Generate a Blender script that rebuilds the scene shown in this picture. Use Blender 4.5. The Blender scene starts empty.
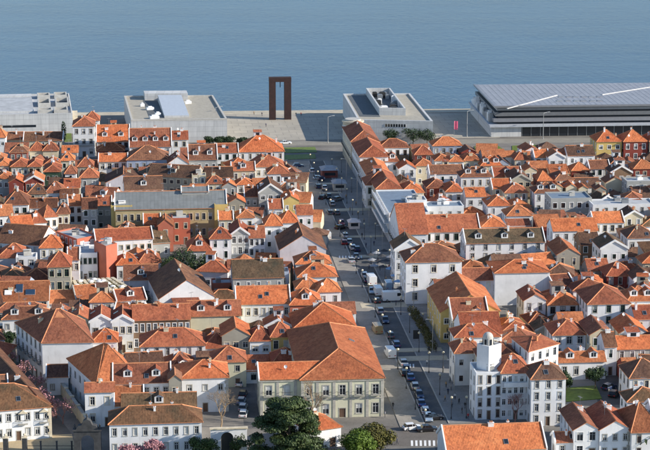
import bpy, bmesh, math, random
from mathutils import Vector, Matrix
from mathutils.bvhtree import BVHTree
R = math.radians
rng = random.Random(7)
scene = bpy.context.scene
COL = scene.collection

# ------------------------------------------------------------------ camera
CAM_H, FOC, PITCH = 154.0, 2000.0, R(12.87)      # metres, pixels at 650 wide, radians
cam_data = bpy.data.cameras.new('camera')
cam_data.sensor_width = 36.0
cam_data.lens = 36.0 * FOC / 650.0
cam_data.clip_start = 5.0
cam_data.clip_end = 20000.0
cam = bpy.data.objects.new('camera', cam_data)
COL.objects.link(cam)
cam.location = (0, 0, CAM_H)
cam.rotation_euler = (R(90) - PITCH, 0, 0)
scene.camera = cam

# ------------------------------------------------------------------ sky and sun
SUN_EL, SUN_AZ = R(24.0), R(12.0)                 # sun low on the right, a touch towards the camera
world = bpy.data.worlds.new('World'); scene.world = world
world.use_nodes = True
wn = world.node_tree.nodes; wl = world.node_tree.links
wn.clear()
sky = wn.new('ShaderNodeTexSky'); sky.sky_type = 'NISHITA'; sky.sun_disc = False
sky.sun_elevation = SUN_EL
to_sun = Vector((math.cos(SUN_EL)*math.cos(SUN_AZ), -math.cos(SUN_EL)*math.sin(SUN_AZ), math.sin(SUN_EL)))
sky.sun_rotation = math.atan2(to_sun.x, to_sun.y)
sky.air_density = 1.0; sky.dust_density = 0.2; sky.ozone_density = 3.0
bg = wn.new('ShaderNodeBackground'); bg.inputs[1].default_value = 0.125
wo = wn.new('ShaderNodeOutputWorld')
wl.new(sky.outputs[0], bg.inputs[0]); wl.new(bg.outputs[0], wo.inputs[0])
sd = bpy.data.lights.new('sun', 'SUN'); sd.energy = 4.8; sd.angle = R(0.5); sd.color = (1.0, 0.92, 0.80)
so = bpy.data.objects.new('sun', sd); COL.objects.link(so)
so.rotation_euler = to_sun.to_track_quat('Z', 'Y').to_euler()
so.location = (300, 400, 300)
vs = scene.view_settings
vs.view_transform = 'Standard'; vs.look = 'None'; vs.gamma = 1.0; vs.use_curve_mapping = False
vs.exposure = 0.6

# ------------------------------------------------------------------ geometry of the view
def P(px, py, z=0.0):
    """point of the place at height z that the photograph shows at pixel (px, py) of 650 x 450"""
    dx, dy = (px-325)/FOC, (225-py)/FOC
    d = Vector((dx, math.cos(PITCH)+dy*math.sin(PITCH), -math.sin(PITCH)+dy*math.cos(PITCH)))
    t = (z-CAM_H)/d.z
    return Vector((d.x*t, d.y*t, z))
def MPP(px, py, z=0.0):
    return (P(px, py, z)-Vector((0, 0, CAM_H))).length/FOC
TH = math.atan2(0.0945, 1.0258)                  # the avenue runs a little to the left of the view axis
A_DIR = Vector((-math.sin(TH), math.cos(TH), 0)); A_PER = Vector((math.cos(TH), math.sin(TH), 0))
def AV(s, t, z=0.0):
    v = A_PER*s + A_DIR*t; v.z = z; return v
def AVT(y):
    """distance along the avenue of the ground seen at picture row y"""
    return P(136+0.45*(y+232), y).dot(A_DIR)
S_LF, S_LK, S_AR, S_RF = 60.8, 65.9, 71.9, 80.9  # left facades, left kerb, asphalt edge, right facades

# ------------------------------------------------------------------ helpers
class MB:
    def __init__(s): s.v = []; s.f = []; s.m = []; s.uv = []
    def poly(s, pts, m=0, uv=None):
        n = len(s.v); s.v.extend([tuple(p) for p in pts]); s.f.append(tuple(range(n, n+len(pts)))); s.m.append(m)
        s.uv.extend(uv if uv else [(p[0], p[1]) for p in pts])
    def box(s, x0, x1, y0, y1, z0, z1, m=0, bottom=False):
        a = [(x0,y0,z0),(x1,y0,z0),(x1,y1,z0),(x0,y1,z0),(x0,y0,z1),(x1,y0,z1),(x1,y1,z1),(x0,y1,z1)]
        for q in ((0,1,5,4),(1,2,6,5),(2,3,7,6),(3,0,4,7),(4,5,6,7)): s.poly([a[i] for i in q], m)
        if bottom: s.poly([a[i] for i in (3,2,1,0)], m)
    def prism(s, pts, z0, z1, m=0, mt=None):
        n = len(pts)
        for i in range(n):
            a, b = pts[i], pts[(i+1) % n]
            s.poly([(a[0],a[1],z0),(b[0],b[1],z0),(b[0],b[1],z1),(a[0],a[1],z1)], m)
        s.poly([(p[0],p[1],z1) for p in pts], m if mt is None else mt)
    def tube(s, pts, rad, n=6, m=0, cap=True):
        rings = []
        for i, p in enumerate(pts):
            p = Vector(p)
            d = (Vector(pts[min(i+1, len(pts)-1)])-Vector(pts[max(i-1, 0)])).normalized()
            a = d.orthogonal().normalized(); b = d.cross(a)
            r = rad[i] if isinstance(rad, (list, tuple)) else rad
            rings.append([p+(a*math.cos(2*math.pi*k/n)+b*math.sin(2*math.pi*k/n))*r for k in range(n)])
        for i in range(len(rings)-1):
            for k in range(n):
                s.poly([rings[i][k], rings[i][(k+1) % n], rings[i+1][(k+1) % n], rings[i+1][k]], m)
        if cap:
            s.poly(rings[-1], m); s.poly(rings[0][::-1], m)
    def ball(s, c, r, n=8, k=5, m=0, sq=(1,1,1)):
        for j in range(k):
            t0, t1 = math.pi*j/k, math.pi*(j+1)/k
            for i in range(n):
                a0, a1 = 2*math.pi*i/n, 2*math.pi*(i+1)/n
                pt = lambda t, a: (c[0]+r*sq[0]*math.sin(t)*math.cos(a), c[1]+r*sq[1]*math.sin(t)*math.sin(a), c[2]+r*sq[2]*math.cos(t))
                if j == 0: s.poly([pt(t0,a0), pt(t1,a0), pt(t1,a1)], m)
                elif j == k-1: s.poly([pt(t0,a0), pt(t1,a0), pt(t0,a1)], m)
                else: s.poly([pt(t0,a0), pt(t1,a0), pt(t1,a1), pt(t0,a1)], m)
    def mesh(s, name, mats, smooth=False):
        me = bpy.data.meshes.new(name)
        me.from_pydata(s.v, [], s.f)
        for m in mats: me.materials.append(m)
        if any(s.m): me.polygons.foreach_set('material_index', s.m)
        ul = me.uv_layers.new(name='UVMap')
        ul.data.foreach_set('uv', [c for q in s.uv for c in q])
        if smooth: me.polygons.foreach_set('use_smooth', [True]*len(s.f))
        return me
    def build(s, name, mats, parent=None, loc=(0,0,0), rz=0.0, smooth=False):
        if not isinstance(mats, (list, tuple)): mats = [mats]
        return link(name, s.mesh(name, mats, smooth), parent, loc, rz)
def link(name, data, parent=None, loc=(0,0,0), rz=0.0, scale=None):
    o = bpy.data.objects.new(name, data); COL.objects.link(o)
    o.location = loc
    if rz: o.rotation_euler = (0, 0, rz)
    if scale: o.scale = scale
    if parent: o.parent = parent
    return o
def empty(name, loc=(0,0,0), rz=0.0):
    o = link(name, None, None, loc, rz); o.empty_display_size = 0.5; return o
def tag(o, label=None, cat=None, group=None, kind=None):
    if label: o['label'] = label
    if cat: o['category'] = cat
    if group: o['group'] = group
    if kind: o['kind'] = kind
    return o

# ------------------------------------------------------------------ materials
def new_mat(name):
    m = bpy.data.materials.new(name); m.use_nodes = True
    nt = m.node_tree; b = nt.nodes['Principled BSDF']
    return m, nt, b
def noise(nt, vec, scale, detail=4, rough=0.6):
    n = nt.nodes.new('ShaderNodeTexNoise'); n.inputs['Scale'].default_value = scale
    n.inputs['Detail'].default_value = detail; n.inputs['Roughness'].default_value = rough
    if vec: nt.links.new(vec, n.inputs['Vector'])
    return n.outputs[0]
def ramp(nt, fac, stops):
    r = nt.nodes.new('ShaderNodeValToRGB'); e = r.color_ramp.elements
    e[0].position, e[0].color = stops[0][0], (*stops[0][1], 1)
    e[1].position, e[1].color = stops[-1][0], (*stops[-1][1], 1)
    for p, c in stops[1:-1]:
        n = e.new(p); n.color = (*c, 1)
    nt.links.new(fac, r.inputs[0]); return r.outputs[0]
def mixc(nt, fac, a, b, mode='MIX'):
    m = nt.nodes.new('ShaderNodeMix'); m.data_type = 'RGBA'; m.blend_type = mode
    for i, v in ((0, fac), (6, a), (7, b)):
        if hasattr(v, 'is_output'): nt.links.new(v, m.inputs[i])
        else: m.inputs[i].default_value = v if i == 0 else (*v, 1)
    return m.outputs[2]
def mapping(nt, out, scale=(1,1,1), rot=(0,0,0)):
    m = nt.nodes.new('ShaderNodeMapping'); m.inputs['Scale'].default_value = scale; m.inputs['Rotation'].default_value = rot
    nt.links.new(out, m.inputs[0]); return m.outputs[0]
def bump(nt, h, b, strength, dist=0.05):
    n = nt.nodes.new('ShaderNodeBump'); n.inputs['Strength'].default_value = strength; n.inputs['Distance'].default_value = dist
    nt.links.new(h, n.inputs['Height']); nt.links.new(n.outputs[0], b.inputs['Normal'])
def mul(c, k): return tuple(min(1, x*k) for x in c)

def plain(name, col, rough=0.7, metal=0.0, var=0.12, scale=0.8, spec=None):
    m, nt, b = new_mat(name)
    g = nt.nodes.new('ShaderNodeNewGeometry')
    f = noise(nt, g.outputs['Position'], scale, 5)
    nt.links.new(ramp(nt, f, [(0.3, mul(col, 1-var)), (0.7, mul(col, 1+var))]), b.inputs['Base Color'])
    b.inputs['Roughness'].default_value = rough; b.inputs['Metallic'].default_value = metal
    if spec is not None: b.inputs['Specular IOR Level'].default_value = spec
    return m
def stucco(name, col, dirt=(0.30, 0.27, 0.23), amt=0.5):
    m, nt, b = new_mat(name)
    g = nt.nodes.new('ShaderNodeNewGeometry'); oi = nt.nodes.new('ShaderNodeObjectInfo')
    pos = g.outputs['Position']
    base = ramp(nt, noise(nt, pos, 0.35, 6), [(0.3, mul(col, 0.86)), (0.7, mul(col, 1.05))])
    streak = noise(nt, mapping(nt, pos, (1.6, 1.6, 0.16)), 1.0, 6, 0.7)
    st = nt.nodes.new('ShaderNodeMapRange'); st.inputs[1].default_value = 0.56; st.inputs[2].default_value = 0.82
    st.inputs[4].default_value = amt
    nt.links.new(streak, st.inputs[0])
    c = mixc(nt, st.outputs[0], base, dirt)
    tint = ramp(nt, oi.outputs['Random'], [(0.0, (0.88, 0.88, 0.87)), (0.5, (0.97, 0.97, 0.97)), (1.0, (1, 1, 1))])
    c = mixc(nt, 1.0, c, tint, 'MULTIPLY')
    nt.links.new(c, b.inputs['Base Color']); b.inputs['Roughness'].default_value = 0.85
    b.inputs['Specular IOR Level'].default_value = 0.2
    bump(nt, noise(nt, pos, 6, 3), b, 0.2, 0.02)
    return m
def tiles(name, base, dark, light, lich):
    """clay tiles: colour varies tile by tile, in patches and in streaks down the slope; channels as fine relief, with shade in their hollows darkened into the colour"""
    m, nt, b = new_mat(name)
    uvn = nt.nodes.new('ShaderNodeUVMap'); uv = uvn.outputs[0]
    g = nt.nodes.new('ShaderNodeNewGeometry'); oi = nt.nodes.new('ShaderNodeObjectInfo')
    pos = g.outputs['Position']
    patch = noise(nt, pos, 0.22, 6, 0.65)
    c = ramp(nt, patch, [(0.30, dark), (0.48, base), (0.72, light)])
    mid_ = ramp(nt, noise(nt, pos, 0.75, 5, 0.7), [(0.32, (0.70, 0.68, 0.68)), (0.5, (0.98, 0.98, 0.98)), (0.7, (1.12, 1.1, 1.06))])
    c = mixc(nt, 0.85, c, mid_, 'MULTIPLY')
    # single tiles
    vo = nt.nodes.new('ShaderNodeTexVoronoi'); vo.feature = 'F1'; vo.inputs['Scale'].default_value = 1.0
    nt.links.new(mapping(nt, uv, (3.2, 2.0, 1)), vo.inputs['Vector'])
    t = nt.nodes.new('ShaderNodeSeparateColor'); nt.links.new(vo.outputs['Color'], t.inputs[0])
    tv = ramp(nt, t.outputs[0], [(0.0, (0.62, 0.58, 0.55)), (0.45, (0.95, 0.95, 0.95)), (1.0, (1.25, 1.2, 1.12))])
    c = mixc(nt, 0.75, c, tv, 'MULTIPLY')
    # streaks
    sn = noise(nt, mapping(nt, uv, (1.1, 0.12, 1)), 1.0, 5, 0.7)
    mr = nt.nodes.new('ShaderNodeMapRange'); mr.inputs[1].default_value = 0.52; mr.inputs[2].default_value = 0.78; mr.inputs[4].default_value = 0.55
    nt.links.new(sn, mr.inputs[0])
    c = mixc(nt, mr.outputs[0], c, dark)
    # lichen
    ln = noise(nt, pos, 0.9, 8, 0.75)
    lr = nt.nodes.new('ShaderNodeMapRange'); lr.inputs[1].default_value = 0.60; lr.inputs[2].default_value = 0.74; lr.inputs[4].default_value = lich
    nt.links.new(ln, lr.inputs[0])
    c = mixc(nt, lr.outputs[0], c, (0.16, 0.14, 0.10))
    # house to house
    hv = ramp(nt, oi.outputs['Random'], [(0.0, (0.46, 0.56, 0.66)), (0.14, (0.86, 1.05, 1.15)), (0.3, (0.66, 0.72, 0.80)), (0.45, (1.0, 1.12, 1.15)), (0.6, (1.02, 0.96, 0.94)), (0.75, (0.74, 0.70, 0.72)), (0.88, (1.15, 1.24, 1.22)), (1.0, (0.90, 0.86, 0.88))])
    c = mixc(nt, 1.0, c, hv, 'MULTIPLY')
    wv = nt.nodes.new('ShaderNodeTexWave'); wv.bands_direction = 'X'; wv.inputs['Scale'].default_value = 2*math.pi/20/0.36
    wv.inputs['Distortion'].default_value = 0.5; wv.inputs['Detail'].default_value = 1
    nt.links.new(uv, wv.inputs['Vector'])
    c = mixc(nt, 1.0, c, ramp(nt, wv.outputs[1], [(0.1, (0.90, 0.89, 0.88)), (0.6, (1.03, 1.03, 1.03))]), 'MULTIPLY')  # channel hollows darkened in the colour, as shade would
    nt.links.new(c, b.inputs['Base Color'])
    b.inputs['Roughness'].default_value = 0.9; b.inputs['Specular IOR Level'].default_value = 0.15
    bump(nt, wv.outputs[1], b, 0.5, 0.06)
    return m
def asphalt(name, col, var=0.25, scale=0.25):
    m, nt, b = new_mat(name)
    g = nt.nodes.new('ShaderNodeNewGeometry'); pos = g.outputs['Position']
    c = ramp(nt, noise(nt, pos, scale, 8, 0.7), [(0.3, mul(col, 1-var)), (0.7, mul(col, 1+var))])
    c2 = ramp(nt, noise(nt, pos, 3.0, 4), [(0.3, (0.85,)*3), (0.7, (1.1,)*3)])
    nt.links.new(mixc(nt, 1.0, c, c2, 'MULTIPLY'), b.inputs['Base Color'])
    b.inputs['Roughness'].default_value = 0.9; b.inputs['Specular IOR Level'].default_value = 0.2
    return m
def glassy(name, col, rough=0.12):
    m, nt, b = new_mat(name)
    b.inputs['Base Color'].default_value = (*col, 1); b.inputs['Roughness'].default_value = rough
    b.inputs['Specular IOR Level'].default_value = 0.6
    return m
def leaf(name, c0, c1, c2, trans=0.25):
    m, nt, b = new_mat(name)
    g = nt.nodes.new('ShaderNodeNewGeometry')
    c = ramp(nt, noise(nt, g.outputs['Position'], 0.8, 4), [(0.3, c0), (0.5, c1), (0.7, c2)])
    rn = ramp(nt, g.outputs['Random Per Island'], [(0, (0.7,)*3), (1, (1.3,)*3)])
    nt.links.new(mixc(nt, 1.0, c, rn, 'MULTIPLY'), b.inputs['Base Color'])
    b.inputs['Roughness'].default_value = 0.6; b.inputs['Specular IOR Level'].default_value = 0.25
    return m

WALL = {
 'W': stucco('white_render', (0.80, 0.80, 0.80), amt=0.5), 'C': stucco('cream_render', (0.66, 0.58, 0.42)),
 'G': stucco('grey_render', (0.42, 0.42, 0.40)), 'Y': stucco('yellow_render', (0.62, 0.46, 0.17)),
 'K': stucco('terracotta_render', (0.50, 0.16, 0.10)), 'L': stucco('pale_green_render', (0.64, 0.62, 0.46)),
 'T': stucco('blue_tile_facing', (0.36, 0.42, 0.54)), 'S': stucco('granite', (0.38, 0.35, 0.29), amt=0.7),
 'P': stucco('shaded_white_render', (0.66, 0.62, 0.64)), 'E': stucco('dark_red_render', (0.26, 0.06, 0.045)),  # P is white render with the lilac of shade put into its colour
 'Q': stucco('ochre_stone', (0.50, 0.40, 0.22), amt=0.6), 'N': stucco('brown_tile_facing', (0.26, 0.17, 0.11)), 'V': stucco('dark_green_render', (0.05, 0.09, 0.06)),
}
WNAME = {'Q':'ochre stone','W':'white','C':'cream','G':'grey','Y':'yellow','K':'terracotta red','L':'pale green','T':'blue','S':'granite','P':'off-white','E':'dark red','N':'brown tiled','V':'dark green'}
def seamed(name, col, pitch=0.6):
    m, nt, b = new_mat(name)
    uvn = nt.nodes.new('ShaderNodeUVMap'); g = nt.nodes.new('ShaderNodeNewGeometry')
    c = ramp(nt, noise(nt, g.outputs['Position'], 0.4, 5), [(0.3, mul(col, 0.85)), (0.7, mul(col, 1.12))])
    br = nt.nodes.new('ShaderNodeTexBrick'); br.offset = 0.0
    br.inputs['Scale'].default_value = 1.0; br.inputs['Brick Width'].default_value = pitch; br.inputs['Row Height'].default_value = 4.0
    br.inputs['Mortar Size'].default_value = 0.035; br.inputs['Color1'].default_value = (1, 1, 1, 1); br.inputs['Color2'].default_value = (0.9, 0.9, 0.9, 1)
    br.inputs['Mortar'].default_value = (0.55, 0.55, 0.55, 1)
    nt.links.new(uvn.outputs[0], br.inputs['Vector'])
    nt.links.new(mixc(nt, 1.0, c, br.outputs[0], 'MULTIPLY'), b.inputs['Base Color'])
    b.inputs['Roughness'].default_value = 0.5; b.inputs['Metallic'].default_value = 0.35
    return m
M_ZINC_SEAM = seamed('standing_seam_zinc', (0.27, 0.28, 0.27), 1.2)
TILE = {
 'O': tiles('orange_clay_tiles', (0.55, 0.165, 0.068), (0.40, 0.12, 0.056), (0.64, 0.22, 0.095), 0.28),
 'R': tiles('rust_clay_tiles', (0.36, 0.112, 0.06), (0.25, 0.082, 0.05), (0.44, 0.15, 0.08), 0.5),
 'B': tiles('brown_clay_tiles', (0.21, 0.095, 0.06), (0.14, 0.068, 0.048), (0.28, 0.135, 0.08), 0.6),
 'D': tiles('dark_clay_tiles', (0.15, 0.07, 0.045), (0.085, 0.048, 0.036), (0.22, 0.105, 0.06), 0.6),
 'M': tiles('mossy_clay_tiles', (0.155, 0.09, 0.052), (0.085, 0.066, 0.042), (0.21, 0.118, 0.066), 0.8),
}
TILE['Z'] = M_ZINC_SEAM
TNAME = {'Z':'grey zinc','O':'orange','R':'rust red','B':'brown','D':'dark brown','M':'mossy brown'}
M_RIDGE = plain('ridge_tile_clay', (0.50, 0.20, 0.09), 0.9, var=0.3)
M_WHITE = plain('white_paint', (0.78, 0.77, 0.75), 0.6)
M_STONE = plain('cut_granite', (0.40, 0.38, 0.33), 0.85, var=0.25)
M_CREAMSTONE = plain('cream_limestone', (0.60, 0.52, 0.38), 0.85, var=0.2)
M_DARKSTONE = plain('weathered_dark_granite', (0.055, 0.055, 0.056), 0.9, var=0.35)
M_PANE = glassy('window_glass', (0.02, 0.026, 0.034))
M_BLIND = plain('roller_blind', (0.55, 0.54, 0.50), 0.7)
M_SASH = plain('sash_paint', (0.70, 0.70, 0.69), 0.5)
SASHES = [M_SASH, plain('brown_sash_paint', (0.16, 0.08, 0.05), 0.5), plain('green_sash_paint', (0.04, 0.10, 0.06), 0.5), plain('grey_sash_paint', (0.25, 0.26, 0.27), 0.5)]
M_DOOR = plain('door_wood', (0.12, 0.07, 0.045), 0.6)
M_CONC = plain('pale_concrete', (0.46, 0.44, 0.40), 0.85, var=0.15)
M_FLAT = plain('flat_roof_membrane', (0.40, 0.41, 0.42), 0.85, var=0.2, scale=0.3)
M_FLATBLUE = plain('blue_grey_roof_sheet', (0.17, 0.22, 0.28), 0.6, var=0.15)
M_ZINC = plain('zinc_sheet', (0.36, 0.38, 0.38), 0.45, 0.6, var=0.15)
M_GREENZINC = plain('verdigris_sheet', (0.34, 0.42, 0.40), 0.6, var=0.15)
M_IRON = plain('black_iron', (0.03, 0.03, 0.03), 0.6)
M_STEEL = plain('galvanised_steel', (0.35, 0.36, 0.37), 0.45, 0.7)
M_GLOBE = plain('opal_lamp_glass', (0.55, 0.49, 0.33), 0.3)
M_SOLAR = glassy('solar_glass', (0.025, 0.05, 0.09), 0.15)
M_BARK = plain('bark', (0.12, 0.09, 0.065), 0.95, var=0.35, scale=3)
M_TWIG = plain('bare_twigs', (0.30, 0.22, 0.14), 0.9, var=0.3)
M_TWIGRED = plain('budding_twigs', (0.26, 0.13, 0.11), 0.9, var=0.3)

# ------------------------------------------------------------------ setting
def ground_poly(name, pts, z, mat, kind='structure'):
    b = MB(); c = Vector((0, 0, 0))
    b.poly([(p.x, p.y, z) for p in pts])
    o = b.build(name, mat); tag(o, kind=kind); return o
def slab(name, pts, z0, z1, mat, kind='structure'):
    b = MB(); b.prism([(p.x, p.y) for p in pts], z0, z1)
    o = b.build(name, mat); tag(o, kind=kind); return o

QA, QB = P(100, 112.6), P(450, 109.2)
qd = (QB-QA).normalized(); qn = Vector((-qd.y, qd.x, 0))
Q0, Q1 = QA-qd*2500, QA+qd*2500
M_GROUND = asphalt('granite_setts', (0.20, 0.185, 0.165), 0.35, 0.08)
slab('ground', [Q0-qn*3000, Q1-qn*3000, Q1, Q0], -6.0, 0.0, M_GROUND)
# river
mw, nt, b_ = new_mat('river_water')
g = nt.nodes.new('ShaderNodeNewGeometry'); pos = g.outputs['Position']
wc = ramp(nt, noise(nt, mapping(nt, pos, (0.006, 0.0016, 1)), 1, 5), [(0.3, (0.009, 0.050, 0.112)), (0.7, (0.016, 0.066, 0.135))])
nt.links.new(wc, b_.inputs['Base Color'])
b_.inputs['Roughness'].default_value = 0.2; b_.inputs['IOR'].default_value = 1.33; b_.inputs['Specular IOR Level'].default_value = 0.24
n1 = noise(nt, mapping(nt, pos, (0.35, 0.16, 1)), 1.0, 6, 0.65)
n2 = ramp(nt, noise(nt, mapping(nt, pos, (0.006, 0.02, 1)), 1.0, 4, 0.6), [(0.35, (0.4,)*3), (0.65, (0.85,)*3)])
ad = nt.nodes.new('ShaderNodeMath'); ad.operation = 'MULTIPLY'; nt.links.new(n1, ad.inputs[0]); nt.links.new(n2, ad.inputs[1])
bump(nt, ad.outputs[0], b_, 0.75, 0.5)
ground_poly('river', [Q0-qn*3, Q1-qn*3, Q1+qn*9000, Q0+qn*9000], -2.6, mw)
# quay coping
slab('quay_edge', [QA-qd*900-qn*9, QA+qd*900-qn*9, QA+qd*900+qn*0.6, QA-qd*900+qn*0.6], -0.5, 0.10, asphalt('quay_stone', (0.46, 0.41, 0.32), 0.2))
M_PLAZA, nt, b_ = new_mat('plaza_granite_slabs')
g = nt.nodes.new('ShaderNodeNewGeometry'); br = nt.nodes.new('ShaderNodeTexBrick'); br.offset = 0.5
br.inputs['Scale'].default_value = 1.0; br.inputs['Brick Width'].default_value = 6.0; br.inputs['Row Height'].default_value = 6.0; br.inputs['Mortar Size'].default_value = 0.14
br.inputs['Color1'].default_value = (0.43, 0.385, 0.31, 1); br.inputs['Color2'].default_value = (0.37, 0.335, 0.275, 1); br.inputs['Mortar'].default_value = (0.28, 0.255, 0.215, 1)
nt.links.new(mapping(nt, g.outputs['Position'], (1, 1, 1), (0, 0, -TH)), br.inputs['Vector'])
nt.links.new(mixc(nt, 1.0, br.outputs[0], ramp(nt, noise(nt, g.outputs['Position'], 0.12, 7, 0.7), [(0.3, (0.82,)*3), (0.7, (1.08,)*3)]), 'MULTIPLY'), b_.inputs['Base Color']); b_.inputs['Roughness'].default_value = 0.85
slab('plaza', [P(150, 142), P(500, 137.5), P(480, 113), P(215, 114.5)], -0.5, 0.06, M_PLAZA)
M_ASPH = asphalt('asphalt', (0.125, 0.124, 0.122), 0.25)
M_PAVE = asphalt('grey_paving', (0.25, 0.245, 0.235), 0.2)
M_BAND = asphalt('cream_crossing_stone', (0.50, 0.44, 0.33), 0.15)
ground_poly('riverside_road', [P(-60, 149.5), P(720, 141), P(720, 136.5), P(-60, 145)], 0.012, asphalt('pale_road_surface', (0.27, 0.25, 0.21), 0.15))
T0, T1 = AVT(470), AVT(161)
ground_poly('avenue_carriageway', [AV(S_LK, T0), AV(S_AR, T0), AV(S_AR, T1), AV(S_LK, T1)], 0.008, M_ASPH)
slab('pavement_left', [AV(S_LF-1, AVT(428)), AV(S_LK, AVT(428)), AV(S_LK, T1), AV(S_LF-1, T1)], -0.3, 0.13, asphalt('pavement_setts', (0.29, 0.265, 0.23), 0.2))
slab('promenade', [AV(S_AR, AVT(424)), AV(S_RF+1, AVT(424)), AV(S_RF+1, T1), AV(S_AR, T1)], -0.3, 0.13, M_PAVE)
M_KERB = asphalt('kerb_granite', (0.42, 0.40, 0.36), 0.15)
for s_, ya, yb_ in ((S_LK, 428, 161), (S_AR, 424, 161)):
    slab('kerb', [AV(s_-0.16, AVT(ya)), AV(s_+0.16, AVT(ya)), AV(s_+0.16, AVT(yb_)), AV(s_-0.16, AVT(yb_))], -0.2, 0.15, M_KERB)
def band(y0, y1, s0=S_LK-2, s1=S_RF-1):
    slab('raised_crossing', [AV(s0, AVT(y1)), AV(s1, AVT(y1)), AV(s1, AVT(y0)), AV(s0, AVT(y0))], -0.2, 0.17, M_BAND)
for y0, y1, s0, s1 in ((183.2, 184.6, 64.5, 74), (192.5, 193.8, 64.5, 73), (209, 211.5, 64, 80), (236.2, 238, 65.5, 80), (255.6, 258.2, 65.5, 80),
                       (303.5, 308, 62.5, 76), (349, 352.4, 67, 79.5), (357, 361.5, 66.5, 79.8)):
    band(y0, y1, s0, s1)
ground_poly('cross_street', [P(360, 446), P(470, 446), P(470, 426), P(375, 426)], 0.016, asphalt('worn_asphalt', (0.15, 0.135, 0.12), 0.2))
for i in range(7):     # zebra bars of the crossing
    x = 411+i*4.4
    o = ground_poly('zebra_bar', [P(x, 446), P(x+2.2, 446), P(x+2.0, 440.5), P(x-0.2, 440.5)], 0.020, M_WHITE)
for i in range(5):
    x = 400+i*3.2
    ground_poly('zebra_bar', [P(x, 367.5), P(x+1.5, 367.5), P(x+1.3, 364), P(x-0.2, 364)], 0.020, M_WHITE)
for i in range(8):
    x = 339+i*3.1
    ground_poly('zebra_bar', [P(x, 258.6), P(x+1.4, 258.6), P(x+1.2, 256.2), P(x-0.1, 256.2)], 0.176, M_WHITE)
M_GRASS = leaf('lawn_grass', (0.065, 0.095, 0.016), (0.10, 0.14, 0.022), (0.14, 0.17, 0.035))
for i, q in enumerate((((281, 153.2), (317, 152.2), (315, 147.2), (280, 148)), ((283, 160), (316, 158.5), (315, 154.3), (283, 155.4)),
          ((476, 153), (507, 152), (498, 146), (474, 146.5)), ((512, 151), (556, 149.5), (548, 144.5), (512, 146)),
          ((64, 142), (72, 141.5), (71, 129), (67, 129.5)), ((566, 402), (602, 399), (596, 386), (566, 388)), ((640, 290), (652, 290), (650, 284), (640, 284)))):
    slab('lawn', [P(*p) for p in q], -0.2, 0.16, M_GRASS)
ground_poly('side_street', [P(598, 405), P(650, 405), P(600, 316), P(584, 316)], 0.010, asphalt('dark_setts', (0.10, 0.10, 0.10), 0.2))
ground_poly('lane', [P(20, 452), P(86, 452), P(2, 345), P(-14, 345)], 0.010, asphalt('lane_surface', (0.13, 0.125, 0.115), 0.2))
ground_poly('forecourt', [P(-20, 452), P(76, 452), P(72, 434), P(-20, 438)], 0.014, asphalt('sandy_forecourt', (0.46, 0.36, 0.22), 0.15))
ground_poly('mansion_street', [P(244, 425), P(262, 425), P(252, 372), P(238, 372)], 0.010, M_ASPH)

# ------------------------------------------------------------------ houses
HOUSES = []      # resolved volumes
HULL_V, HULL_F = [], []
def hull(pts):
    n = len(HULL_V); HULL_V.extend([tuple(p) for p in pts]); HULL_F.append(tuple(range(n, n+len(pts))))
def lerp(a, b, t): return a+(b-a)*t

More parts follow.
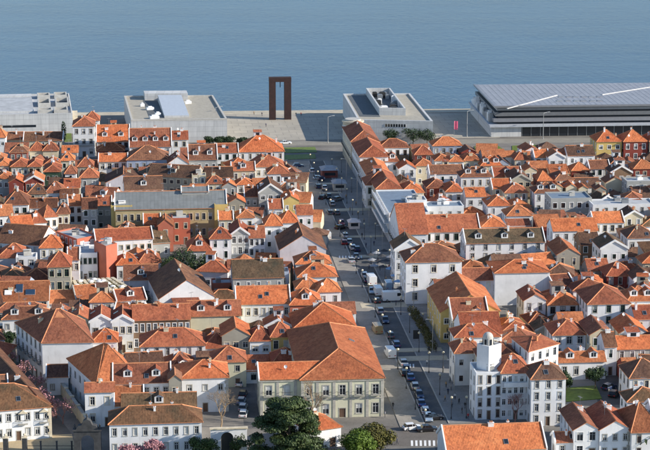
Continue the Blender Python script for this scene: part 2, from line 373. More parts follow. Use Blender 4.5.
def resolve(x0, x1, y, h, d, roof, wall, tile, opt):
    """front eave seen from pixel x0 to x1 in row y at height h; the house goes d metres back"""
    if 'W' in opt:
        W = [Vector((p.x, p.y, 0)) for p in opt['W']]
    elif 'q' in opt:
        W = [P(px, py, h) for px, py in opt['q']]
        W = [Vector((p.x, p.y, 0)) for p in W]
    else:
        yaw = R(opt.get('yaw', 5.26))
        m = P((x0+x1)/2, y, h); wd = (x1-x0)*MPP((x0+x1)/2, y, h)/max(0.5, math.cos(yaw))
        if roof == 'fl' or True:
            ex = Vector((math.cos(yaw), math.sin(yaw), 0)); ey = Vector((-math.sin(yaw), math.cos(yaw), 0))
        c = Vector((m.x, m.y, 0)) + ey*opt.get('back', 0.0)
        W = [c-ex*wd/2, c+ex*wd/2, c+ex*wd/2+ey*d, c-ex*wd/2+ey*d]
    V = dict(W=W, h=h, roof=roof, wall=wall, tile=tile, opt=opt, px=((x0+x1)/2, y), wpx=x1-x0)
    pit = R(opt.get('pit', 30))
    w1 = (((W[1]-W[0]).length)+((W[2]-W[3]).length))/2
    d1 = (((W[3]-W[0]).length)+((W[2]-W[1]).length))/2
    tp = math.tan(pit); ov = 0.35
    cen = (W[0]+W[1]+W[2]+W[3])/4
    ux = (W[1]-W[0]).normalized(); uy = (W[3]-W[0]).normalized(); ux2 = (W[2]-W[3]).normalized(); uy2 = (W[2]-W[1]).normalized()
    zO = h-ov*tp
    ends = ov if roof[0] == 'h' else 0.18
    ox, oy = (ends, ov) if roof in ('gx', 'hx') else (ov, ends)
    O = [W[0]-ux*ox-uy*oy, W[1]+ux*ox-uy2*oy, W[2]+ux2*ox+uy2*oy, W[3]-ux2*ox+uy*oy]
    for p in O: p.z = zO
    rf = []; caps = []; gables = []
    mid = lambda a, b: (a+b)/2
    if roof in ('gx', 'hx'):
        r = d1/2*tp
        if roof == 'gx':
            R0, R1 = mid(O[0], O[3]), mid(O[1], O[2])
            gables = [(W[3], W[0], mid(W[0], W[3])), (W[1], W[2], mid(W[1], W[2]))]
        else:
            ins = min(d1/2, w1*0.47)
            R0, R1 = mid(W[0], W[3])+ux*ins, mid(W[1], W[2])-ux*ins
        R0.z = R1.z = h+r
        rf = [[O[0], O[1], R1, R0], [O[2], O[3], R0, R1]]
        if roof == 'hx':
            rf += [[O[1], O[2], R1], [O[3], O[0], R0]]
            caps = [(R0, R1), (O[0], R0), (O[3], R0), (O[1], R1), (O[2], R1)]
        else: caps = [(R0, R1)]
    elif roof in ('gy', 'hy'):
        r = w1/2*tp
        if roof == 'gy':
            R0, R1 = mid(O[0], O[1]), mid(O[3], O[2])
            gables = [(W[0], W[1], mid(W[0], W[1])), (W[2], W[3], mid(W[2], W[3]))]
        else:
            ins = min(w1/2, d1*0.47)
            R0, R1 = mid(W[0], W[1])+uy*ins, mid(W[3], W[2])-uy*ins
        R0.z = R1.z = h+r
        rf = [[O[3], O[0], R0, R1], [O[1], O[2], R1, R0]]
        if roof == 'hy':
            rf += [[O[0], O[1], R0], [O[2], O[3], R1]]
            caps = [(R0, R1), (O[0], R0), (O[1], R0), (O[2], R1), (O[3], R1)]
        else: caps = [(R0, R1)]
    elif roof == 'sx':
        r = d1*math.tan(R(16))
        A, B = O[3].copy(), O[2].copy(); A.z = B.z = h+r
        rf = [[O[0], O[1], B, A]]
        gables = [(W[3], W[0], W[3]), (W[1], W[2], W[2]), ]
    else:
        r = 0
    V.update(O=O, rf=rf, caps=caps, gables=gables, rise=r, cen=cen, w=w1, d=d1)
    for i in range(4):
        a, b = W[i], W[(i+1) % 4]
        hull([(a.x,a.y,0),(b.x,b.y,0),(b.x,b.y,h),(a.x,a.y,h)])
    if rf:
        for f in rf: hull(f)
        for a, b, t in gables: hull([(a.x,a.y,h),(b.x,b.y,h),(t.x,t.y,h+r)])
    else: hull([(p.x,p.y,h-0.4) for p in W])
    HOUSES.append(V)
    return V

def parse(text):
    for ln in text.strip().splitlines():
        ln = ln.split('#')[0].split()
        if not ln: continue
        opt = {}
        for kv in ln[8:]:
            k, v = kv.split('=')
            if k == 'q': opt[k] = [tuple(float(c) for c in p.split(',')) for p in v.split(';')]
            elif k in ('id', 'into', 'note', 'noun'): opt[k] = v.replace('_', ' ')
            else: opt[k] = float(v)
        x0, x1, y, h, d = (float(t) for t in ln[:5])
        resolve(x0, x1, y, h, d, ln[5], ln[6], ln[7], opt)

TOWN = """
# x0 x1 y h d roof wall tile
85 99 120 12 10 hx W R
73 94 125.5 13 13 hy W R pit=32 cols=3 rows=3 id=balcony_townhouse note=white_balconied_townhouse
24 62 140 7 9 gx C D yaw=3 id=dark_shed_house
-6 5 137 9 10 hx W O
6 24 139 6 8 gx S B
30 43 150 6 9 hx C R
43 58 150 6 9 hx C R
97 129 141 10 17 gx W O pit=31 dm=2
130 171 146 11 17 gx W R pit=33 dm=4 id=dormer_house note=house_with_four_dormers
172 188 139 8 9 gx W R
10 27 152 8 9 hx E B
11 28 166 8 11 hy C R
28 41 166 8 11 hy S R
-3 9 165 8 11 hy C O
44 60 171 9 13 hy V R id=green_house
61 74 160 8 8 hx C O
62 78 152 7 7 gx W O
65 76 173 8 8 hx W R
78 93 166 8 9 hx S R
80 98 177 9 9 hx G R
9 23 182 9 11 gy E O id=red_house
25 43 181 9 11 gy E O
-3 9 178 9 10 hy G O
46 64 192 8 10 hx W R
5 28 204 9 13 hx W B
28 46 193 8 9 hx S D
97 124 150 8 8 hx E O
99 127 161 8 8 gx W O yaw=4
127 168 159 9 14 hx T B id=blue_house
168 188 163 9 12 gy W R pit=35
189 217 159 9 15 gx G B
106 141 182 9 15 gy P D pit=25
147 196 176 10 11 gx S D yaw=-14
125 163 189 10 12 gx W B yaw=8
90 113 198 9 10 gx P R yaw=-15
64 80 187 8 8 gx C R
60 78 197 7 8 gx G D
216 238 152 8 9 gx W R
239 284 151 8 15 hx W O pit=34 id=orange_pyramid_roof_house
255 284 166 9 11 hx W R
205 233 177 9 10 gx G D
192 206 175 11 5 fl C D
207 222 183 9 8 hx C R
232 255 170 9 8 gx C R
222 236 186 8 8 gy G O
237 252 184 8 8 hy W O
259 282 192 10 14 gy G D pit=35
268 289 173 9 9 hx W R
245 258 196 8 9 gx G B
229 245 202 8 8 gy S O
283 299 200 9 9 gy Y O
269 283 208 9 8 gx W R
-4 13 215 9 9 gx W O yaw=15
13 33 226 9 9 gx W O yaw=20
33 46 222 9 10 hx W R yaw=20
45 57 216 9 10 hx W R yaw=20
57 69 213 9 9 hx C B
69 82 205 10 9 gx W O yaw=10 cols=2
82 97 208 10 9 gx G B
97 111 205 9 8 gx G R
30 57 207 7 8 gx W D
-5 40 243 7 15 gx W D yaw=-16
40 62 247 8 10 hx W O
-2 28 257 6 11 hx P R
16 36 257 7 6 fl W D
48 70 266 12 11 hx S R cols=3 rows=3 id=granite_house note=three-storey_granite_house
68 79 259 9 9 gx W R
73 97 253 9 11 fl W D cols=5 rows=2
0 0 0 10 0 fl K D q=56,231;77,239;97,235;76,227 id=white_topped_block note=terracotta_block_with_white_flat_roof
0 0 0 12 0 fl K D q=94,241;106,246;117,243;105,238.5 id=terracotta_tower note=square_terracotta_tower win=0
97 152 239 9 9 gx W R yaw=13 cols=8
117 140 264 6 9 hx W O yaw=10
139 161 262 6 10 hx W R yaw=10
160 214 297 6 26 gy W D yaw=12 pit=33 win=0 id=dark_gabled_barn note=big_barn_with_dark_gable_roof
124 158 279 5 11 gx P B
172 190 218 9 9 fl K D
158 173 225 9 9 gy K O pit=40
144 160 223 8 8 gx K O
188 211 250 8 12 hx G R
210 231 238 11 9 hx W R cols=2 rows=3 id=slim_white_house
231 249 234 11 13 gy G R pit=36 cols=3
249 265 237 10 9 gx W R cols=3
265 282 225 12 10 hx W O cols=2
219 233 219 9 7 gx C O
237 254 217 9 9 hy W O
281 298 222 9 10 hx W O
297 313 214 9 8 gx P R
280 326 249 9 19 gy P D pit=32 id=long_gable_house note=long_gabled_house_with_one_orange_slope win=0
296 331 263 9 9 hx W O
298 337 276 9 10 hx W O
318 341 291 9 9 hx W O yaw=8
296 319 288 9 8 hx W O
290 322 304 9 11 hx K O
278 289 272 9 6 fl T D
233 284 277 9 13 gx G M pit=31 id=mossy_slab_house
237 290 303 9 12 gx W O cols=7 rows=2 sk=2 pit=30
212 232 283 5 6 fl K D
188 241 315 8 10 gx L R cols=3 rows=1
0 48 300 7 13 gx W O pit=31 id=solar_panel_house note=orange-roofed_house_with_solar_panels
-4 44 311 7 6 hx W R
3 50 318 8 8 hx W B
50 68 318 8 11 gy E R
68 90 320 9 11 gy C R
90 112 321 9 11 gy W R
112 133 321 9 11 gy W R cols=3
133 190 319 9 10 gx N R cols=9
141 205 345 7 11 hx W R cols=6 rows=2 id=low_white_house
0 0 0 11 0 hx W R q=42,342;93,341;84,320;16,322 id=tall_white_wall_house win=0 side=1 si=3 note=big_white_house_with_a_blank_front_wall
93 117 341 9 8 hx W O
47 68 376 5 7 gx W B
0 0 0 9 0 hx W O q=97,384;140,380;122,356;68,358 id=street_side_house
85 114 391 9 5 gx W R
114 170 382 9 11 gx W R cols=6 rows=2
182 228 377 9 12 hx W O cols=3 rows=2 pit=24 id=ornate_white_house note=ornate_white_house_with_orange_hipped_roof
169 181 379 10.5 6 gy S B into=ornate_white_house cols=1 rows=2 pit=38
110 201 422 8 9 hx W M cols=9 rows=2 id=white_terrace_house
122 196 407 8 8 gx W M yaw=4
222 250 335 9 11 gy S O cols=3
250 271 340 8 9 hx W R cols=2
271 291 336 9 9 hx Y R cols=2 id=yellow_house
203 232 347 6 9 hx W R
212 246 361 7 9 hx L R cols=2
250 271 354 4 4 fl W D
273 299 362 6 9 hx C R
301 384 378 10 44 hy L O cols=5 rows=2 pit=24 id=pale_green_mansion note=pale_green_mansion_with_stone_pilasters ww=1.5 wh=2.5 ch=0 sk=1
260 331 378 10 12 gx L O into=pale_green_mansion pit=21 cols=4 back=0.04 rows=2 ww=1.5 wh=2.5 ch=0 sk=0 umax=0.57
294 356 327 9 15 hy W O
308 341 428 5 9 hy W O yaw=25 cols=2 id=small_cottage
379 409 147 9 9 hx W R cols=4
375 399 161 9 9 hx W R cols=3
399 416 168 8 9 gy W O
366 396 184 9 12 hx W R
381 400 193 8 7 hx T O
401 424 192 9 12 hy C O
427 446 187 8 11 hy E R
446 463 191 8 12 hy W O
430 464 173 8 8 gx W B
433 462 145 8 9 hx T O
415 433 154 8 9 hx E R
435 449 160 8 9 hy W O
449 464 161 8 9 hy W O
416 432 165 8 8 hy C O
464 480 160 8 8 hx C O
407 427 200 11 7 fl W D win=0
427 464 206 9 8 fl W D
414 480 231 8 13 gx W R pit=32
395 424 249 11 11 gy W M pit=34 id=moss_gable_house
406 462 261 13 13 hx W B cols=3 rows=3 id=big_white_house note=tall_white_house_with_brown_hipped_roof
466 545 242 9 11 gx W M cols=6 rows=3 dm=3 id=mossy_roofed_house note=long_white_house_with_mossy_roof
495 550 272 10 14 hx W O pit=17 cols=1 rows=1 sk=2 id=white_block_house
441 500 311 9 26 gy Y O pit=30 id=yellow_gabled_house note=yellow_house_with_long_orange_gable
456 498 319 8 7 gy W O
455 500 336 9 8 hx W R
455 481 352 9 9 hx W R
559 606 361 5 6 gx W O
553 586 334 7 11 hy W R
548 578 304 7 11 hy W O
524 546 300 8 11 gy W R
588 630 303 10 15 hy W R cols=3 id=two-tone_roof_house note=white_house_with_one_dark_and_one_orange_slope
628 656 300 8 10 hx W O
607 634 275 7 10 hx E R
557 580 254 9 15 gy S O cols=2 rows=2
553 598 230 8 10 gx W O
594 624 222 8 9 gx W O
581 600 244 7 10 gx N D
601 628 248 9 12 gy W M
551 592 198 9 11 fl G D id=grey_glass_roofed_block
593 656 204 8 9 fl W D
625 643 216 8 9 gy C B
628 656 237 9 10 hx W B
597 622 141 12 12 hx Y O cols=3 rows=3 id=yellow_townhouse note=yellow_townhouse_by_the_river_hall
624 648 141 12 12 hx E O cols=3 rows=3
650 668 141 12 12 hx C O
568 595 155 8 10 gx W D sk=2
549 565 157 9 10 gy W O
535 549 157 8 8 gx W O cols=2
515 530 159 7 8 hx C R
481 502 165 7 9 hx C O
494 522 176 7 9 gx G R
461 492 176 9 9 hx W B
493 512 188 7 9 gx C O
505 528 192 7 10 hy C R
488 510 205 8 11 hy W O
466 486 196 8 8 gx W O
511 531 180 8 13 gy S D
525 537 170 8 8 gy C O
538 553 180 8 9 hx K O
535 560 192 8 9 hx W B
507 532 215 8 9 hx W O
508 531 226 6 5 sx W R
482 506 226 8 12 hy W O
572 590 170 7 8 hx E O
590 610 168 7 8 gx W B
611 632 172 8 9 gy N B
634 656 168 7 9 hx E O
606 624 182 6 8 gy C B
552 563 187 6 7 gy C O
566 577 187 6 7 gy C O
579 588 188 6 7 gy C O
596 606 189 6 7 gy S B
627 656 181 8 8 fl G D
574 599 429 7 15 gy W R cols=2 rows=2 pit=30
600 631 429 7 15 gy W R cols=3 rows=2 pit=30 id=quoined_house
632 662 431 7 15 hx W O
556 583 441 4 5 gx W R
447 546 449 5 13 gx W O yaw=6 pit=30 win=0 id=long_orange_roof_house note=house_with_a_long_plain_orange_roof
590 613 334 8 13 gy C R
620 648 332 7 12 gy W O
617 658 348 7 8 gx G O
630 664 377 8 11 hx W B
605 617 346 8 9 gx W D
0 0 0 8 0 hx W M q=-25,411.5;51,405.5;37,389;-39,394 id=manor cols=8 rows=2 note=white_manor_with_stone_corner
0 0 0 8 0 gy S D q=25,403;49.6,402.5;-2,346;-25,349 into=manor
116 226 208 11 14 gx Q Z pit=32 cols=17 rows=2 id=zinc-roofed_hall note=long_stone_hall_with_grey_zinc_roof ch=0 sk=0
111 132 205.5 12 6 fl Y D into=zinc-roofed_hall cols=1 rows=1
214.5 228 204.5 12 7 fl Y D into=zinc-roofed_hall win=0
182 208 191 15.5 5 gx G Z into=zinc-roofed_hall win=0 pit=25 ch=0 sk=0
# corner building with tower
0 0 0 17.8 0 fl W D q=477,343.6;489,346.5;501.5,343.4;489,340.5 id=art_deco_corner_house note=white_art_deco_corner_house_with_turret win=0
501.5 531 372 12 12 hx W R into=art_deco_corner_house cols=5 rows=4 pit=26
476 503 372.4 12 9 fl W D into=art_deco_corner_house cols=3 rows=4 ww=0.8 wh=2.0
531.5 566 378 12 10 hx W B into=art_deco_corner_house cols=3 rows=4
0 0 0 14 0 hx W R q=529,351;558.5,343;540,334;512,337 into=art_deco_corner_house cols=4 rows=4 pit=12
"""
parse(TOWN)
# the row along the right side of the avenue, laid out in the avenue's own axes (base rows of the picture, front and back)
def avh(s0, s1, yf, yb, h, roof, wall, tile, **opt):
    tf, tb = AVT(yf), AVT(yb)
    opt['W'] = [AV(s0, tf), AV(s1, tf), AV(s1, tb), AV(s0, tb)]
    V = resolve(0, 0, 0, h, 0, roof, wall, tile, opt)
    V['px'] = (136+(s0/158)*(yf+232), yf); return V
avh(81.0, 90, 217, 200, 10, 'hy', 'C', 'R', side=1, cols=3)
avh(81.1, 90, 199.5, 186, 9, 'hy', 'W', 'O', side=1, cols=3)
avh(81.2, 92, 185.5, 171, 11, 'hy', 'W', 'R', side=1, cols=3)
avh(81.0, 92, 170.5, 154.5, 11.5, 'hy', 'C', 'R', side=1, cols=3, id='round corner building', note='cream corner building with round turret')
avh(80.6, 94, 243, 218.5, 10, 'fl', 'W', 'D', side=1, cols=4, rows=3, id='balconied block', note='white flat-roofed block with long balconies')
avh(80.8, 90, 262, 244, 9, 'gx', 'W', 'R', side=1, cols=3)
avh(82.2, 92, 352, 338, 9, 'gx', 'C', 'R', side=1, cols=3)
avh(82.4, 93, 368, 353, 9, 'gx', 'W', 'R', side=1, cols=3)
avh(82.6, 94, 404, 387.5, 10, 'hy', 'C', 'R', side=1, cols=3)


# ------------------------------------------------------------------ the smaller houses of the dense blocks
def to_px(p):
    v = p-Vector((0, 0, CAM_H))
    fz = v.y*math.cos(PITCH)-v.z*math.sin(PITCH); uy = v.y*math.sin(PITCH)+v.z*math.cos(PITCH)
    return 325+FOC*v.x/fz, 225-FOC*uy/fz
def pin(pt, poly):
    x, y = pt; c = False; n = len(poly)
    for i in range(n):
        (x0, y0), (x1, y1) = poly[i], poly[(i+1) % n]
        if (y0 > y) != (y1 > y) and x < (x1-x0)*(y-y0)/(y1-y0)+x0: c = not c
    return c
OPEN = [[(-80,100),(760,100),(760,153),(-80,160)], [(560,384),(606,384),(606,404),(560,404)], [(584,312),(604,312),(654,408),(596,408)],
        [(-16,343),(4,343),(96,452),(16,452)], [(232,372),(256,372),(266,470),(240,470)], [(70,274),(160,274),(160,317),(78,317)],
        [(204,384),(480,424),(480,470),(204,470)], [(190,412),(400,424),(400,470),(190,470)], [(164,244),(206,244),(206,282),(164,282)], [(-20,432),(110,432),(110,470),(-20,470)],
        [(395,298),(442,298),(450,352),(412,352)],
        [(440,386),(625,386),(656,470),(440,470)], [(552,364),(618,364),(650,416),(552,416)], [(496,296),(530,296),(530,338),(496,338)], [(44,372),(88,372),(100,428),(60,428)], [(156,238),(212,238),(212,292),(156,292)], [(398,278),(470,278),(470,304),(398,304)]]
def free(c, r):
    for V in HOUSES:
        if (V['cen']-c).length < r+0.45*min(V['w'], V['d']): return False
        # inside or near the footprint
        if pin((c.x, c.y), [(q.x, q.y) for q in V['W']]): return False
        for i in range(4):
            a, b = V['W'][i], V['W'][(i+1) % 4]; e = b-a; t = max(0, min(1, (c-a).dot(e)/e.length_squared))
            if (a+e*t-c).length < r*0.88: return False
    return True
HAND = list(HOUSES)
EAVES = []
for V in HAND:
    xs = [to_px(q)[0] for q in V['W'][:2]]
    e_ = to_px(Vector((*((V['W'][0]+V['W'][1])/2).xy, V['h'])))[1]; b_y = to_px((V['W'][0]+V['W'][1])/2)[1]
    EAVES.append((min(xs), max(xs), e_, b_y))
fr = random.Random(21)
nfill = 0
yb = 168.0
while yb < 452:
    x = -14.0+fr.uniform(0, 6)
    while x < 668:
        px, py = x+fr.uniform(-2, 2), yb+fr.uniform(-1.5, 1.5)
        x += 5
        if any(pin((px, py), pl) for pl in OPEN): continue
        g_ = P(px, py); s_ = g_.dot(A_PER)
        if 57 < s_ < 84.5: continue
        w_, d_, h_ = fr.uniform(6.0, 10.5), fr.uniform(7, 10), fr.choice([5.0, 6.0, 6.5, 7.5])
        c_ = g_+A_DIR*d_/2
        if not free(c_, min(w_, d_)/2): continue
        top = to_px(Vector((g_.x, g_.y, h_+2.0)))[1]; hw = w_/2/MPP(px, py)
        bad = False
        for (xa, xb, ey, by) in EAVES:
            if by < py and px+hw > xa+1 and px-hw < xb-1 and top < ey+(by-ey)*0.40: bad = True; break
        if bad:
            h_ = 3.6; top = to_px(Vector((g_.x, g_.y, h_+1.8)))[1]
            if any(by < py and px+hw > xa+1 and px-hw < xb-1 and top < ey+(by-ey)*0.45 for (xa, xb, ey, by) in EAVES): continue
        yaw = math.degrees(TH)+fr.choice([0, 0, 0, -12, 12, 6, 90])
        ya = R(yaw); ex = Vector((math.cos(ya), math.sin(ya), 0)); ey_ = Vector((-math.sin(ya), math.cos(ya), 0))
        if yaw > 60: ex, ey_ = A_PER.copy(), A_DIR.copy()
        W_ = [c_-ex*w_/2-ey_*d_/2, c_+ex*w_/2-ey_*d_/2, c_+ex*w_/2+ey_*d_/2, c_-ex*w_/2+ey_*d_/2]
        V = resolve(0, 0, 0, h_, 0, fr.choice(['hx', 'hy', 'gy', 'gx', 'gx', 'hy', 'sx']), fr.choice('WWWWCCGSPPTE'), fr.choice('OORRRBBDM'), {'W': W_, 'fill': 1, 'pit': fr.uniform(24, 33)})
        V['px'] = (px, py); nfill += 1
    yb += 4.5
print('fill houses', nfill)
def seen_area(V):
    n = 0; tot = 0
    for f in V['rf']:
        for k in range(6):
            a, b, c = rng.random(), rng.random(), len(f)
            p = lerp(lerp(f[0], f[1], a), lerp(f[-1], f[2], a) if c == 4 else f[2], b)+Vector((0, 0, 0.3))
            tot += 1
            d = EYES[0]-p; L = d.length
            if BVH.ray_cast(p, d/L, L-1)[0] is None: n += 1
    return n/max(1, tot)*V['w']*V['d']/(V['cen'].y**2)
BVH = BVHTree.FromPolygons([Vector(v) for v in HULL_V], HULL_F, epsilon=1e-6)
EYES = [Vector((0, 0, CAM_H)), Vector((-14, 0, CAM_H)), Vector((14, 0, CAM_H))]
def visible(p):
    for e in EYES:
        d = e-p; L = d.length
        if BVH.ray_cast(p, d/L, L-1)[0] is None: return True
    return False

fills = [V for V in HOUSES if V['opt'].get('fill')]
for V in fills: V['seen'] = seen_area(V)
fills.sort(key=lambda V: -V['seen'])
KEEP_FILL = 84
minor = [V for V in fills[KEEP_FILL:] if V['seen'] > 0]
HOUSES = [V for V in HOUSES if not V['opt'].get('fill')]+fills[:KEEP_FILL]
print('kept', KEEP_FILL, 'minor', len(minor), 'dropped', len(fills)-KEEP_FILL-len(minor))
mb_ = MB(); keys = []
for V in minor:      # the slivers of roofs that show between the larger houses, beyond counting
    for k in (WALL[V['wall']], TILE[V['tile']]):
        if k not in keys: keys.append(k)
    W, h = V['W'], V['h']
    for i in range(4):
        a, b = W[i], W[(i+1) % 4]; mb_.poly([(a.x,a.y,-0.3),(b.x,b.y,-0.3),(b.x,b.y,h),(a.x,a.y,h)], keys.index(WALL[V['wall']]))
    for a, b, t in V['gables']: mb_.poly([(a.x,a.y,h),(b.x,b.y,h),(t.x,t.y,h+V['rise']-0.06)], keys.index(WALL[V['wall']]))
    for f in V['rf']:
        e = (f[1]-f[0]).normalized(); nrm = (f[1]-f[0]).cross(f[2]-f[0]).normalized(); sl = nrm.cross(e)
        mb_.poly([tuple(p) for p in f], keys.index(TILE[V['tile']]), [((p-f[0]).dot(e), (p-f[0]).dot(sl)) for p in f])
tag(mb_.build('infill_roofs', keys), 'jumble of low roofs and yard sheds squeezed between the houses', 'roofs', kind='stuff')
WIN_CACHE, PANE_CACHE = {}, {}
def window_mesh(w, h, stone, sash=0):
    k = (w, h, stone, sash)
    if k in WIN_CACHE: return WIN_CACHE[k]
    b = MB()
    if stone >= 0:
        t, y0, y1 = 0.16, -0.05, 0.03
        b.box(-w/2-t, w/2+t, y0, y1, h, h+t+0.04, 0, True)
        b.box(-w/2-t-0.05, w/2+t+0.05, y0-0.05, y1, -0.14, 0, 0, True)
        b.box(-w/2-t, -w/2, y0, y1, 0, h, 0); b.box(w/2, w/2+t, y0, y1, 0, h, 0)
    f, y0, y1 = 0.08, 0.09, 0.13
    b.box(-w/2, -w/2+f, y0, y1, 0, h, 1); b.box(w/2-f, w/2, y0, y1, 0, h, 1)
    b.box(-w/2+f, w/2-f, y0, y1, 0, f, 1); b.box(-w/2+f, w/2-f, y0, y1, h-f, h, 1)
    n = max(2, int(round(w/0.62)))
    for i in range(1, n):
        x = -w/2+w*i/n; b.box(x-0.04, x+0.04, y0, y1-0.004, f, h-f, 1)
    if h > 1.2: b.box(-w/2+f, w/2-f, y0, y1-0.008, h*0.68, h*0.68+0.06, 1)
    WIN_CACHE[k] = b.mesh('window', [[M_STONE, M_WHITE, M_CREAMSTONE][max(0, stone)], SASHES[sash]]); return WIN_CACHE[k]
def pane_mesh(w, h, blind):
    k = (w, h, blind)
    if k in PANE_CACHE: return PANE_CACHE[k]
    b = MB(); b.poly([(-w/2,0.15,0),(w/2,0.15,0),(w/2,0.15,h),(-w/2,0.15,h)], 0)
    if blind:
        z = h*(1-0.25*blind); b.poly([(-w/2+0.08,0.142,z),(w/2-0.08,0.142,z),(w/2-0.08,0.142,h-0.08),(-w/2+0.08,0.142,h-0.08)], 1)
    PANE_CACHE[k] = b.mesh('pane', [M_PANE, M_BLIND]); return PANE_CACHE[k]
DOOR_CACHE = {}
def door_mesh(w, h):
    k = (w, h)
    if k not in DOOR_CACHE:
        b = MB(); b.box(-w/2, w/2, 0.10, 0.15, 0, h, 0)
        for sx in (-1, 1):
            for z0, z1 in ((0.15, h*0.42), (h*0.48, h-0.15)):
                b.box(sx*w*0.25-w*0.17, sx*w*0.25+w*0.17, 0.08, 0.10, z0, z1, 0)
        b.box(-w/2-0.16, -w/2, -0.05, 0.03, 0, h, 1); b.box(w/2, w/2+0.16, -0.05, 0.03, 0, h, 1); b.box(-w/2-0.16, w/2+0.16, -0.05, 0.03, h, h+0.2, 1, True)
        DOOR_CACHE[k] = b.mesh('door', [M_DOOR, M_STONE])
    return DOOR_CACHE[k]
CHIM = {}
def chimney_mesh(kind):
    if kind not in CHIM:
        b = MB()
        w, d, h = [(0.5, 0.5, 2.1), (1.3, 0.55, 2.0), (0.6, 0.7, 2.7)][kind % 3]
        b.box(-w/2, w/2, -d/2, d/2, 0, h, 0); b.box(-w/2-0.09, w/2+0.09, -d/2-0.09, d/2+0.09, h, h+0.14, 0, True)
        for sx in ((-0.22, 0.22) if kind % 3 == 1 else (0,)):
            b.box(sx-0.13, sx+0.13, -0.13, 0.13, h+0.14, h+0.5, 1)
        CHIM[kind] = b.mesh('chimney', [[M_WHITE, M_WHITE, WALL['C'], M_RIDGE][kind // 3], M_RIDGE])
    return CHIM[kind]

def roof_z(V, p):
    """height of the roof surface above plan point p"""
    best = None
    for f in V['rf']:
        n = (f[1]-f[0]).cross(f[2]-f[0])
        if abs(n.z) < 1e-6: continue
        z = f[0].z-(n.x*(p.x-f[0].x)+n.y*(p.y-f[0].y))/n.z
        best = z if best is None else min(best, z)
    return best if best is not None else V['h']-0.5

def wall_side(mb, o, p0, p1, z0, z1, holes, depth=0.16):
    L = (p1-p0).length; e = (p1-p0)/L; n_in = Vector((-e.y, e.x, 0))
    us = sorted({0.0, L} | {round(u, 3) for h in holes for u in h[:2]})
    zs = sorted({z0, z1} | {round(v, 3) for h in holes for v in h[2:4]})
    pt = lambda u, z, k=0.0: tuple(p0-o+e*u+n_in*k+Vector((0, 0, z)))
    if not holes:
        mb.poly([pt(0, z0), pt(L, z0), pt(L, z1), pt(0, z1)]); return
    for i in range(len(us)-1):
        for j in range(len(zs)-1):
            uc, zc = (us[i]+us[i+1])/2, (zs[j]+zs[j+1])/2
            if any(h[0] < uc < h[1] and h[2] < zc < h[3] for h in holes): continue
            mb.poly([pt(us[i], zs[j]), pt(us[i+1], zs[j]), pt(us[i+1], zs[j+1]), pt(us[i], zs[j+1])])
    for u0, u1, v0, v1 in [h[:4] for h in holes]:
        mb.poly([pt(u0, v0), pt(u0, v0, depth), pt(u0, v1, depth), pt(u0, v1)])
        mb.poly([pt(u1, v1), pt(u1, v1, depth), pt(u1, v0, depth), pt(u1, v0)])
        mb.poly([pt(u0, v0), pt(u1, v0), pt(u1, v0, depth), pt(u0, v0, depth)])
        mb.poly([pt(u0, v1, depth), pt(u1, v1, depth), pt(u1, v1), pt(u0, v1)])

def plan_windows(V, i, cols, rows, hr):
    W = V['W']; p0, p1 = W[i], W[(i+1) % 4]; L = (p1-p0).length; e = (p1-p0)/L; out = Vector((e.y, -e.x, 0))
    h = V['h']; fl = (h-0.5)/rows
    ww = min(hr.choice([0.9, 1.0, 1.1, 1.2, 1.4]), L/cols*0.62); ww = V['opt'].get('ww', round(ww*10)/10)
    wh = V['opt'].get('wh', round(min(hr.choice([1.5, 1.8, 2.0, 2.2]), fl*0.62)*10)/10)
    res = []
    for r in range(rows):
        for c in range(cols):
            u = L*(c+0.5)/cols
            if u > L*V['opt'].get('umax', 1): continue
            z = r*fl+fl*0.30 if 'wh' not in V['opt'] else r*fl+fl*0.2
            door = r == 0 and (c == cols//2 or (V['opt'].get('side') and i == 3))
            if door: z0, z1 = 0.02, 2.3
            else: z0, z1 = z, z+wh
            zc = (z0+z1)/2
            vis = False
            for du, dz in ((0, 0), (-ww/2, wh/2), (ww/2, wh/2)):
                q = p0+e*(u+du)+out*0.3; q.z = zc+dz
                if visible(q): vis = True; break
            if vis: res.append((round(u-ww/2, 3), round(u+ww/2, 3), round(z0, 3), round(z1, 3), door, u))
    return res

ANT = []
for hh in (2.6, 3.6):
    b = MB(); b.tube([(0,0,0),(0,0,hh)], 0.035, 5); b.tube([(-0.8,0,hh-0.1),(0.8,0,hh-0.1)], 0.03, 4)
    for k in range(6): b.tube([(-0.75+0.3*k,-0.35,hh-0.1),(-0.75+0.3*k,0.35,hh-0.1)], 0.022, 4)
    ANT.append(b.mesh('aerial', [M_STEEL]))
b = MB(); b.tube([(0,0,0),(0,0,0.8)], 0.04, 5)
for k in range(12):
    a0, a1 = 2*math.pi*k/12, 2*math.pi*(k+1)/12
    b.poly([(0,-0.12,0.95),(0.42*math.cos(a0),-0.28+0.12*math.sin(a0),0.95+0.42*math.sin(a0)),(0.42*math.cos(a1),-0.28+0.12*math.sin(a1),0.95+0.42*math.sin(a1))])
b.tube([(0,-0.15,0.6),(0,-0.7,0.95)], 0.03, 4); DISH = b.mesh('satellite_dish', [M_WHITE])
ROOTS = {}
ALLROOT = []
